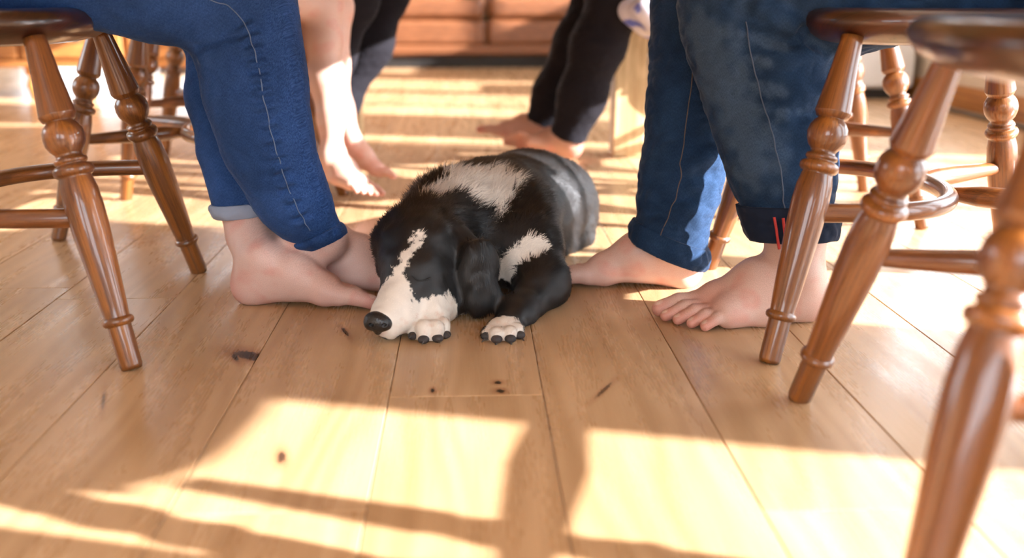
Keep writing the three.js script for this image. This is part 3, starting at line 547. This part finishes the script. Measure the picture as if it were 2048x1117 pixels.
  const wr1 = wr0.flatMap(([a, b, w, h]) => [[a, lerp3(a, b, 0.34), w, h * 0.8], [lerp3(a, b, 0.34), lerp3(a, b, 0.67), w, h], [lerp3(a, b, 0.67), b, w * 0.9, h * 0.7]]);
  const cuffC = () => [1, 1, 1];
  const J = trousers(t, 'jeans', [
    { pts: [[hN, 0.105], [[0.5719, 0.5166, -1.5427], 0.1], [kN, 0.084], [[0.4412, 0.4181, -1.5719], 0.086], [[0.4626, 0.3393, -1.5536], 0.082], [[0.4811, 0.2579, -1.5243], 0.075], [hemN, 0.062]], hem: hemN, n: unit([0.02, -0.98, 0.12]), cuff: { h: 0.05, out: 0.006, mat: dark, color: cuffC, label: 'rolled dark cuff with red selvedge edges' } },
    { pts: [[hF, 0.1], [kF, 0.08], [[0.4018, 0.3949, -1.7751], 0.074], [[0.3856, 0.3029, -1.7442], 0.068], [[0.3658, 0.1948, -1.7088], 0.063], [hemF, 0.066]], hem: hemF, n: unit([-0.36, -0.92, 0.02]), cuff: { h: 0.034, out: 0.005, label: 'rolled jeans cuff with faded edge' } },
  ], pel(hN, hF, 0.57, 0.105), mat, color, { cell: 0.004, amp: 0.004, freq: [10, 17, 10], wrinkles: wr1 });
  const thread = std({ color: lin(0.07, 0.09, 0.13), roughness: 0.8 }), rust = std({ color: lin(0.12, 0.08, 0.06), roughness: 0.8 });
  seam(J.mesh, 'seam', J.f, outer, 0.0009, thread); seam(J.mesh, 'seam', J.f, inner, 0.0008, rust);
  const red = std({ color: lin(0.42, 0.03, 0.025), roughness: 0.8 });
  const cuffField = minus(field(limb([[[0.4811, 0.2579, -1.5243], 0.075], [hemN, 0.062]], 0.05)), -0.0105);
  seam(J.mesh, 'selvedge', cuffField, [[0.4338, 0.1821, -1.4108], [0.4365, 0.1653, -1.4058], [0.4415, 0.1472, -1.4057], [0.4465, 0.1319, -1.4063]], 0.0022, red, 0.0005, 6); seam(J.mesh, 'selvedge', cuffField, [[0.4528, 0.1821, -1.41], [0.454, 0.1653, -1.4051], [0.4576, 0.1472, -1.405], [0.4612, 0.1305, -1.4052]], 0.0022, red, 0.0005, 6);
  rebase(t); 
}

// ---- bare-legged child
{
  const t = thing('person', 'bare-legged child in shorts with feet dangling over the sunlit floor', 'person', [0, 0, 0]);
  const hN = [-0.64, 0.56, -2.2], hF = [-0.64, 0.56, -2.36], kN = [-0.3504, 0.4712, -2.5053], kF = [-0.339, 0.4673, -2.6286];
  const dir = (a, b) => a.map((v, i) => b[i] - v);
  const nh = [-0.3825, 0.0661, -2.4528], nt = [-0.1984, 0.0207, -2.3488], fh = [-0.3466, 0.0821, -2.5809], ft = [-0.1871, 0.0324, -2.5183];
  const fN = foot(nh, dir(nh, nt), [0.45, 1, 0.1], -1, 0.74), fF = foot(fh, dir(fh, ft), [0.45, 1, 0.1], 1, 0.7, 0.012);
  const bones = [...fN.bones, ...fF.bones, ...limb([[fN.ankle, 0.027], [[-0.3374, 0.2022, -2.4588], 0.028], [[-0.3517, 0.3081, -2.4794], 0.042], [[-0.3565, 0.39, -2.4926], 0.047], [kN, 0.046], [hN, 0.06]], 0.03), ...limb([[fF.ankle, 0.025], [[-0.3245, 0.2131, -2.5759], 0.027], [[-0.3472, 0.3237, -2.5982], 0.04], [kF, 0.046], [hF, 0.06]], 0.03), ...pel(hN, hF, 0.54, 0.075)];
  const fb = footBox([fN, fF], 0.12);
  skin(t, bones, { lo: [-0.75, 0, -2.62], hi: [-0.1, 0, -2.25], top: 0.5, cell: 0.004 }, skinTone([0.7, 0.44, 0.34], [0.7, 0.33, 0.25], [fN, fF]), 0.008);
  const mat = cloth(null, 1, { color: lin(0.3, 0.32, 0.4) });
  trousers(t, 'shorts', [{ pts: [[hN, 0.08], [lerp3(hN, kN, 0.55), 0.072]], hem: lerp3(hN, kN, 0.5), n: unit(dir(hN, kN)) }, { pts: [[hF, 0.08], [lerp3(hF, kF, 0.55), 0.072]], hem: lerp3(hF, kF, 0.5), n: unit(dir(hF, kF)) }], pel(hN, hF, 0.55, 0.088), mat, () => [1, 1, 1], { cell: 0.009 });
  rebase(t); 
}

// ---- person in black trousers beside the child
const blackCloth = cloth(null, 1, { color: lin(0.011, 0.01, 0.013), sheen: 0.12 }), greyCloth = blackCloth;
{
  const t = thing('person', 'person in loose black trousers sitting behind the bare-legged child', 'person', [0, 0, 0]);
  const hN = [-0.75, 0.57, -2.92], hF = [-0.75, 0.57, -3.08], kN = [-0.3221, 0.4908, -2.8429], kF = [-0.2515, 0.51, -3.1162];
  const fN = foot([-0.5, 0, -2.95], [0.3, 0, 1], [0, 1, 0], -1, 0.92), fF = foot([-0.56, 0, -3.1], [0.25, 0, 1], [0, 1, 0], 1, 0.92);
  const bones = [...fN.bones, ...fF.bones, ...limb([[fN.ankle, 0.034], [kN, 0.05], [hN, 0.07]], 0.03), ...limb([[fF.ankle, 0.034], [kF, 0.05], [hF, 0.07]], 0.03), ...pel(hN, hF, 0.55, 0.085)];
  skin(t, bones, { ...footBox([fN, fF]), top: 0.15, cell: 0.004 }, skinTone([0.6, 0.36, 0.26], [0.6, 0.26, 0.18], [fN, fF]));
  const eN = lerp3(fN.ankle, kN, 0.12), eF = lerp3(fF.ankle, kF, 0.12);
  trousers(t, 'trousers', [{ pts: [[hN, 0.095], [kN, 0.072], [lerp3(kN, eN, 0.45), 0.062], [eN, 0.05]], hem: eN, n: [0, -1, 0] }, { pts: [[hF, 0.095], [kF, 0.072], [[-0.2981, 0.3467, -3.0713], 0.062], [[-0.3805, 0.1806, -3.027], 0.043], [eF, 0.047]], hem: eF, n: [0, -1, 0] }], pel(hN, hF, 0.56, 0.1), blackCloth, () => [1, 1, 1], { cell: 0.007, amp: 0.003 });
  rebase(t); 
}

// ---- person in dark trousers on the right, feet stretched out and crossed
{
  const t = thing('person', 'person in dark trousers by the square table leg, bare feet crossed and stretched out', 'person', [0, 0, 0]);
  const hN = [0.9, 0.575, -2.84], hF = [0.9, 0.575, -3.0], kN = [0.4271, 0.4931, -2.958], kF = [0.4083, 0.4985, -3.1582];
  const dir = (a, b) => a.map((v, i) => b[i] - v);
  const nh = [0.3351, 0.0161, -3.0332], nt = [0.092, 0.0366, -3.0909], fh = [0.2661, 0.0157, -3.2234], ft = [0.0078, 0.0686, -3.2494];
  const fN = foot(nh, dir(nh, nt), [-0.1, 0.75, -0.6], 1, 0.98, 0.02), fF = foot(fh, dir(fh, ft), [0.2, 1, 0.0], -1, 0.98);
  const eN = [0.2981, 0.0763, -3.0416], eF = [0.2317, 0.0955, -3.2061];
  const bones = [...fN.bones, ...fF.bones, ...limb([[fN.ankle, 0.035], [eN, 0.037], [kN, 0.05], [hN, 0.07]], 0.03), ...limb([[fF.ankle, 0.035], [eF, 0.037], [kF, 0.05], [hF, 0.07]], 0.03), ...pel(hN, hF, 0.55, 0.085)];
  skin(t, bones, { ...footBox([fN, fF]), top: 0.17, cell: 0.004 }, skinTone([0.58, 0.33, 0.24], [0.6, 0.24, 0.17], [fN, fF]));
  trousers(t, 'trousers', [
    { pts: [[hN, 0.1], [kN, 0.078], [[0.3773, 0.3521, -2.9925], 0.073], [[0.3382, 0.2044, -3.0247], 0.066], [eN, 0.056]], hem: eN, n: unit(dir(kN, eN)) },
    { pts: [[hF, 0.1], [kF, 0.078], [[0.3404, 0.3436, -3.1686], 0.072], [[0.2735, 0.1953, -3.2017], 0.064], [eF, 0.056]], hem: eF, n: unit(dir(kF, eF)) }], pel(hN, hF, 0.56, 0.1), blackCloth, () => [1, 1, 1], { cell: 0.007, amp: 0.003 });
  rebase(t); 
}

// ---- cushion under the person on the right
{
  const list = [ell([0.4924, 0.4546, -2.9443], [0.08, 0.05, 0.17], null, 0.03), ell([0.72, 0.505, -2.92], [0.2, 0.03, 0.18], null, 0.04), ell([0.5283, 0.4249, -2.9134], [0.06, 0.05, 0.12], null, 0.03)];
  const f = field(list), [lo, hi] = bounds(list, 0.02);
  const g = paint(polygonize((x, y, z) => f(x, y, z) - 0.004 * Math.sin(z * 60 + x * 40), lo, hi, 0.007), (x, y, z) => (N3(x * 13, y * 13, z * 13) > 0.42 ? [0.12, 0.16, 0.55] : [0.62, 0.6, 0.68]));
  const c = thing('seat_cushion', 'puffy pale lavender cushion with blue patches sagging over a chair front', 'cushion');
  part('cover', g, phys({ vertexColors: true, roughness: 0.3, clearcoat: 0.3 }), c); rebase(c);
}

// ---------------------------------------------------------------- the dog: one continuous body, fur, nose, pads, claws
{
  const t = thing('dog', 'black and white dog asleep on the floor with its chin on a paw', 'dog', [0, 0, 0]);
  const fwd = unit(V([-0.1248, 0.0442, -1.4102]).sub(V([-0.0783, 0.104, -1.5555])).toArray()); // skull to nose
  const side0 = unit(cross(fwd, [0, 1, 0])), upH = unit(cross(side0, fwd)), H = [side0, upH, fwd];
  const headB = [
    ell([-0.0765, 0.1096, -1.5727], [0.06, 0.058, 0.068], H, 0.02), cap([-0.0829, 0.1028, -1.5346], [-0.0909, 0.0828, -1.4979], 0.05, 0.043, 0.03),
    cap([-0.0939, 0.073, -1.4901], [-0.1171, 0.0436, -1.4357], 0.041, 0.03, 0.03), cap([-0.1157, 0.0408, -1.4348], [-0.1326, 0.0347, -1.4109], 0.028, 0.021, 0.02), cap([-0.079, 0.0418, -1.4857], [-0.1226, 0.0238, -1.4198], 0.028, 0.019, 0.02),
    cap([-0.0599, 0.062, -1.5271], [-0.0694, 0.0389, -1.4948], 0.04, 0.03, 0.03), ell([-0.1144, 0.0886, -1.5526], [0.03, 0.045, 0.045], null, 0.03), cap([-0.095, 0.1064, -1.4997], [-0.0722, 0.0955, -1.5008], 0.013, 0.012, 0.02),
  ];
  const earB = [
    ell([0.0098, 0.0694, -1.5211], [0.036, 0.062, 0.017], [unit([0.93, -0.05, -0.36]), unit([0.06, 1, 0.12]), unit([0.36, -0.1, 0.93])], 0.012), cap([-0.0246, 0.1182, -1.5626], [0.0038, 0.0937, -1.5284], 0.026, 0.024, 0.02), ell([0.0173, 0.0405, -1.5073], [0.028, 0.034, 0.014], [unit([0.93, -0.05, -0.36]), unit([0.06, 1, 0.12]), unit([0.36, -0.1, 0.93])], 0.015),
    cap([-0.1159, 0.1357, -1.5975], [-0.1329, 0.1134, -1.5866], 0.026, 0.026, 0.02), cap([-0.1329, 0.1134, -1.5866], [-0.1346, 0.0705, -1.5587], 0.024, 0.014, 0.02),
  ];
  const trunkB = [
    cap([-0.0706, 0.1107, -1.63], [-0.0243, 0.1065, -1.7414], 0.066, 0.082, 0.05), cap([-0.0243, 0.1065, -1.7414], [0.04, 0.0947, -1.8291], 0.086, 0.098, 0.05), cap([0.04, 0.0947, -1.8291], [0.1141, 0.0825, -1.9787], 0.1, 0.1, 0.06), cap([0.1141, 0.0825, -1.9787], [0.1715, 0.064, -2.1271], 0.104, 0.098, 0.06),
    ell([0.1883, 0.0364, -2.0664], [0.07, 0.085, 0.1], null, 0.05), cap([0.0148, 0.0693, -1.6875], [0.0516, 0.0804, -1.7516], 0.06, 0.075, 0.05),
  ];
  const forelegR = [ // leg under the raised side: shoulder, elbow on the floor, forearm forwards
    cap([0.0824, 0.1022, -1.7357], [0.092, 0.0743, -1.6648], 0.072, 0.058, 0.05), cap([0.092, 0.0743, -1.6648], [0.12, 0.0351, -1.5952], 0.055, 0.04, 0.04), cap([0.1171, 0.0317, -1.5891], [0.0757, 0.0102, -1.5066], 0.04, 0.027, 0.03), cap([0.0757, 0.0102, -1.5066], [0.0542, 0.0025, -1.4636], 0.026, 0.025, 0.02), cap([0.1229, 0.0317, -1.5889], [0.1431, 0.0174, -1.5891], 0.028, 0.01, 0.02)];
  const forelegL = [cap([0.0099, 0.0465, -1.6395], [-0.0359, 0.0182, -1.5604], 0.04, 0.03, 0.03), cap([-0.0359, 0.0182, -1.5604], [-0.0508, 0.0277, -1.5169], 0.03, 0.0265, 0.02), cap([-0.0508, 0.0277, -1.5169], [-0.0602, 0.0205, -1.4631], 0.026, 0.025, 0.02)];
  const hind = [cap([0.1979, 0.0099, -1.996], [0.1603, 0.0099, -1.9142], 0.045, 0.03, 0.03)];
  const paw = (c, tips, mid) => [ell(c, [0.029, 0.023, 0.03], null, 0.012), ...tips.flatMap((q, i) => [cap(lerp3(c, mid[i], 0.45), mid[i], 0.0125, 0.0122, 0.004), cap(mid[i], q, 0.0122, 0.0098, 0.004)])];
  const tipL = [[-0.0869, 0.0018, -1.4225], [-0.072, -0.001, -1.4054], [-0.0521, -0.0006, -1.4099], [-0.042, 0.0038, -1.4264]], midL = [[-0.084, 0.0146, -1.4312], [-0.0713, 0.0166, -1.4156], [-0.0535, 0.0181, -1.4174], [-0.0443, 0.0174, -1.4356]];
  const tipR = [[0.0224, -0.0039, -1.4162], [0.0363, -0.0071, -1.4023], [0.0557, -0.007, -1.4036], [0.0691, -0.0042, -1.4194]], midR = [[0.0264, 0.0067, -1.4243], [0.0374, 0.0095, -1.4112], [0.0546, 0.0088, -1.4123], [0.0658, 0.0072, -1.428]];
  const pawL = paw([-0.0645, 0.0126, -1.4507], tipL, midL), pawR = paw([0.0481, 0.0023, -1.443], tipR, midR);
  const bones = [...trunkB, ...hind, ...headB, ...earB, ...forelegR, ...forelegL, ...pawL, ...pawR];
  const raw = field(bones), f = (x, y, z) => { const e = raw(x, y, z); return Math.max(Math.abs(e) > 0.02 ? e : e - 0.0022 * N3(x * 22, y * 22, z * 22), 0.001 - y); };
  const S = (p) => toSurface(raw, p), hit = (a, b) => { for (let i = 0; i <= 400; i++) { const p = lerp3(a, b, i / 400); if (raw(...p) < 0.001) return p; } return S(lerp3(a, b, 0.4)); };
  // white markings: surface polylines with a radius
  const white = [
    [hit([-0.0706, 0.184, -1.3179], [-0.1228, -0.0501, -2.2941]), hit([-0.0816, 0.1645, -1.3128], [-0.142, -0.0839, -2.2852]), 0.0085],
    [hit([-0.0816, 0.1645, -1.3128], [-0.142, -0.0839, -2.2852]), hit([-0.0927, 0.1366, -1.3052], [-0.1614, -0.1325, -2.2721]), 0.0105],
    [hit([-0.0927, 0.1366, -1.3052], [-0.1614, -0.1325, -2.2721]), hit([-0.1038, 0.1074, -1.2973], [-0.1808, -0.1833, -2.2583]), 0.017],
    [hit([-0.1106, 0.1074, -1.2976], [-0.1925, -0.1833, -2.2588]), hit([-0.1191, 0.075, -1.2886], [-0.2073, -0.2398, -2.2432]), 0.038],
    [hit([-0.0974, 0.0815, -1.2896], [-0.1696, -0.2285, -2.2448]), hit([-0.0718, 0.0815, -1.2885], [-0.125, -0.2285, -2.243]), 0.024],
    [hit([-0.1138, 0.1172, -1.3005], [-0.1982, -0.1664, -2.2639]), hit([-0.1174, 0.101, -1.296], [-0.2044, -0.1946, -2.256]), 0.02],
    [hit([-0.0719, 0.075, -1.2867], [-0.1251, -0.2398, -2.2397]), hit([-0.0976, 0.0653, -1.2849], [-0.1699, -0.2568, -2.2368]), 0.02],
    [hit([-0.0537, 0.2385, -1.3328], [-0.0935, 0.0448, -2.3201]), hit([-0.0111, 0.2528, -1.3351], [-0.0192, 0.0697, -2.3241]), 0.02],
    [hit([-0.0111, 0.2528, -1.3351], [-0.0192, 0.0697, -2.3241]), hit([0.0449, 0.2528, -1.3328], [0.0782, 0.0697, -2.3201]), 0.028],
    [hit([0.0089, 0.232, -1.3284], [0.0155, 0.0335, -2.3123]), hit([0.0393, 0.2307, -1.3267], [0.0683, 0.0313, -2.3095]), 0.02],
    [hit([0.0323, 0.21, -1.321], [0.0562, -0.0049, -2.2996]), hit([0.0365, 0.2229, -1.3246], [0.0635, 0.0177, -2.3058]), 0.012],
    [hit([-0.0278, 0.2645, -1.3392], [-0.0483, 0.09, -2.3312]), hit([0.0431, 0.2664, -1.3368], [0.075, 0.0934, -2.327]), 0.014],
    [hit([0.0449, 0.1399, -1.3004], [0.0782, -0.1269, -2.2637]), hit([0.0857, 0.1697, -1.3073], [0.1493, -0.0749, -2.2756]), 0.02],
    [[-0.0408, 0.0271, -1.5319], [-0.06, 0.022, -1.4584], 0.036], [[-0.0628, 0.0105, -1.4448], [-0.0618, 0.0023, -1.4111], 0.045], [[0.0476, 0.0014, -1.4271], [0.0453, -0.0049, -1.4046], 0.034],
  ];
  const blackOver = [[hit([-0.0595, 0.1464, -1.3066], [-0.1036, -0.1156, -2.2745]), hit([-0.0397, 0.1107, -1.2956], [-0.0692, -0.1777, -2.2552]), 0.028], [hit([-0.0732, 0.1347, -1.3039], [-0.1274, -0.1359, -2.2697]), hit([-0.0646, 0.1191, -1.299], [-0.1124, -0.163, -2.2613]), 0.02], [hit([0.0014, 0.1658, -1.3097], [0.0024, -0.0817, -2.2798]), hit([0.0074, 0.101, -1.2908], [0.0128, -0.1946, -2.2469]), 0.05], [hit([-0.042, 0.2048, -1.3227], [-0.0731, -0.0139, -2.3024]), hit([-0.0149, 0.2113, -1.3234], [-0.026, -0.0026, -2.3037]), 0.02], [hit([-0.0621, 0.2145, -1.3263], [-0.1081, 0.003, -2.3087]), hit([-0.0757, 0.2048, -1.3241], [-0.1318, -0.0139, -2.3049]), 0.02]];
  const isWhite = (x, y, z, n = 1) => {
    const j = n * (0.006 * N3(x * 60, y * 60, z * 60) + 0.004 * N3(x * 150, y * 150, z * 150)); let w = 1;
    for (const [a, b, r] of white) w = Math.min(w, segDist(x, y, z, a, b) - r);
    let k = 1; for (const [a, b, r] of blackOver) k = Math.min(k, segDist(x, y, z, a, b) - r);
    return w + j < 0 && !(k + j < 0 && Math.hypot(x - white[13][1][0], y - white[13][1][1], z - white[13][1][2]) > 0.05);
  };
  const cream = [0.74, 0.66, 0.57], coal = [0.0095, 0.0085, 0.0085];
  const color = (x, y, z) => {
    if (isWhite(x, y, z)) { const n = 0.94 + 0.06 * N3(x * 50, y * 50, z * 50); const pink = y < 0.04 ? 0.35 * smooth(0.0, 0.6, N3(x * 70, y * 70, z * 70)) : 0; return lerp3(cream.map((v) => v * n), [0.6, 0.36, 0.26], pink); }
    const n = 0.8 + 0.35 * N3(x * 30, y * 30, z * 30); return coal.map((v) => v * n);
  };
  const [lo, hi] = bounds(bones, 0.06); lo[1] = -0.006;
  const geo = paint(polygonize(f, lo, hi, 0.0035), color);
  part('body', geo, phys({ vertexColors: true, roughness: 0.55, sheen: 0.15, sheenRoughness: 0.4, sheenColor: lin(0.6, 0.6, 0.65) }), t);

  // fur: thin tapered blades that lie along the lie of the coat
  const spine = [[-0.1328, 0.027, -1.4108], [-0.0782, 0.1117, -1.5577], [-0.0108, 0.1193, -1.7445], [0.1141, 0.0825, -1.9787], [0.1738, 0.058, -2.1565]], P = geo.attributes.position, NN = geo.attributes.normal, fp = [], fc = [], fn = [], fi = [];
  const R = seeded(4242), ear = [0.0036, 0.0799, -1.5192], ruff = [hit([-0.043, 0.2342, -1.3832], [-0.0707, 0.0633, -2.2724]), hit([0.0479, 0.2342, -1.3794], [0.0786, 0.0633, -2.2662])], nose = [-0.139, 0.0357, -1.4011];
  const idx = geo.index.array, nTri = idx.length / 3, blades = 150000;
  for (let b = 0; b < blades; b++) {
    const q = Math.floor(R() * nTri) * 3; let u = R(), v = R(); if (u + v > 1) { u = 1 - u; v = 1 - v; }
    const i0 = idx[q], i1 = idx[q + 1], i2 = idx[q + 2], at3 = (A) => [0, 1, 2].map((c) => A.getComponent(i0, c) * (1 - u - v) + A.getComponent(i1, c) * u + A.getComponent(i2, c) * v);
    const p = at3(P), n = unit(at3(NN)); if (p[1] < 0.004 || n[1] < -0.75) continue;
    const dn = Math.hypot(p[0] - nose[0], p[1] - nose[1], p[2] - nose[2]); if (dn < 0.026) continue;
    let best = 1e9, dir = [0, 0, -1];
    for (let s = 0; s + 1 < spine.length; s++) { const d = segDist(...p, spine[s], spine[s + 1]); if (d < best) { best = d; dir = unit(spine[s + 1].map((w, c) => w - spine[s][c])); } }
    const inEar = Math.hypot(p[0] - ear[0], p[1] - ear[1], p[2] - ear[2]) < 0.075, leg = p[1] < 0.055 && p[2] > -1.66 && dn > 0.09;
    const flow = inEar ? [0.1, -1, 0.1] : leg ? [-0.25, -0.35, 0.9] : [dir[0], dir[1] - 0.35, dir[2]];
    const dr = segDist(...p, ruff[0], ruff[1]), head = dn < 0.17, w0 = isWhite(...p);
    let len = head ? mix(0.003, 0.009, smooth(0.05, 0.17, dn)) : leg ? 0.006 : mix(0.03, 0.013, smooth(0.05, 0.13, dr));
    if (inEar) len = 0.011; len *= 0.7 + 0.6 * R();
    const lift = head || leg ? 0.1 : 0.15 + (dr < 0.09 ? 0.2 : 0);
    const jit = [R() - 0.5, R() - 0.5, R() - 0.5], k = dot(flow, n), tn = unit(flow.map((w, c) => w - k * n[c] + jit[c] * (dr < 0.1 ? 0.7 : 0.42))), d1 = unit(tn.map((w, c) => w + n[c] * lift)), d2 = unit(tn.map((w, c) => w + n[c] * lift * 0.15 + (c === 1 ? -0.15 : 0)));
    const sd = unit(cross(d1, n)), w = (head ? 0.0003 : 0.00042) * (0.7 + 0.6 * R()), m = p.map((x, c) => x + d1[c] * len * 0.5), e = m.map((x, c) => x + d2[c] * len * 0.5); if (e[1] < 0.002) e[1] = 0.002;
    const base = fp.length / 3, put = (a, s) => { fp.push(a[0] + sd[0] * s, a[1] + sd[1] * s, a[2] + sd[2] * s); fn.push(...n); };
    put(p.map((x, c) => x - n[c] * 0.001), w); put(p.map((x, c) => x - n[c] * 0.001), -w); put(m, w * 0.8); put(m, -w * 0.8); put(e, 0);
    fi.push(base, base + 2, base + 1, base + 1, base + 2, base + 3, base + 2, base + 4, base + 3);
    const sh = w0 ? 0.9 + 0.2 * R() : 0.45 + 1.5 * R() * R(), c = w0 ? cream : coal; for (let s = 0; s < 5; s++) fc.push(c[0] * sh, c[1] * sh, c[2] * sh);
  }
  const fg = new THREE.BufferGeometry(); fg.setAttribute('position', new THREE.Float32BufferAttribute(fp, 3)); fg.setAttribute('normal', new THREE.Float32BufferAttribute(fn, 3)); fg.setAttribute('color', new THREE.Float32BufferAttribute(fc, 3)); fg.setIndex(fi);
  const fur = part('fur', fg, phys({ vertexColors: true, roughness: 0.5, side: THREE.DoubleSide }), t); fur.userData.kind = 'stuff';

  // nose leather with nostrils
  const nl = [ell([-0.1406, 0.0397, -1.396], [0.017, 0.0125, 0.013], H, 0.006), ell([-0.129, 0.0341, -1.3939], [0.012, 0.011, 0.011], H, 0.008), ell([-0.1489, 0.0335, -1.3967], [0.009, 0.01, 0.009], H, 0.008), cap([-0.1371, 0.0292, -1.3929], [-0.1383, 0.0216, -1.3949], 0.008, 0.005, 0.006)];
  const nh = [ell([-0.1279, 0.0348, -1.3805], [0.0035, 0.0025, 0.006], H, 0.003), ell([-0.1469, 0.0348, -1.3834], [0.003, 0.0025, 0.006], H, 0.003)], nf0 = field(nl), nf1 = field(nh);
  const nb = bounds(nl, 0.008), ng = paint(polygonize((x, y, z) => Math.max(nf0(x, y, z) - 0.0004 * N3(x * 500, y * 500, z * 500), -nf1(x, y, z)), nb[0], nb[1], 0.0014), () => [0.012, 0.011, 0.011]);
  part('nose', ng, phys({ vertexColors: true, roughness: 0.36 }), t);
  const padMat = std({ color: lin(0.035, 0.028, 0.027), roughness: 0.7 }), clawMat = phys({ color: lin(0.05, 0.04, 0.035), roughness: 0.35 });
  const padGeo = new THREE.SphereGeometry(1, 18, 12);
  for (const [tips, c] of [[tipL, [-0.0645, 0.0126, -1.4507]], [tipR, [0.0481, 0.0023, -1.443]]]) tips.forEach((q) => {
    const d = unit(q.map((v, i) => v - c[i])), m = part('paw_pad', padGeo, padMat, t); m.position.set(q[0] + d[0] * 0.002, Math.max(0.0065, q[1] - 0.0045), q[2] + d[2] * 0.002 + 0.003); m.scale.set(0.0088, 0.0062, 0.0076);
    const k = part('claw', new THREE.ConeGeometry(0.0022, 0.011, 8), clawMat, t); k.position.set(q[0] + d[0] * 0.01, q[1] + 0.0055, q[2] + d[2] * 0.01 + 0.004); k.quaternion.setFromUnitVectors(new THREE.Vector3(0, 1, 0), V(unit([d[0], -0.5, Math.max(0.4, d[2])])));
  });
  // closed eyelid: a fine crease line
  const lid = [[-0.0917, 0.0856, -1.4571], [-0.0832, 0.0826, -1.4507], [-0.0735, 0.0828, -1.4524], [-0.0663, 0.0842, -1.4609]];
  seam(t, 'eyelid', raw, lid, 0.0012, std({ color: lin(0.004, 0.004, 0.004), roughness: 0.5 }), 0.0012);
  rebase(t);
}


scene.traverse((o) => { if (o.isMesh && o.name !== 'pane') o.castShadow = o.receiveShadow = true; });
renderer.render(scene, camera);
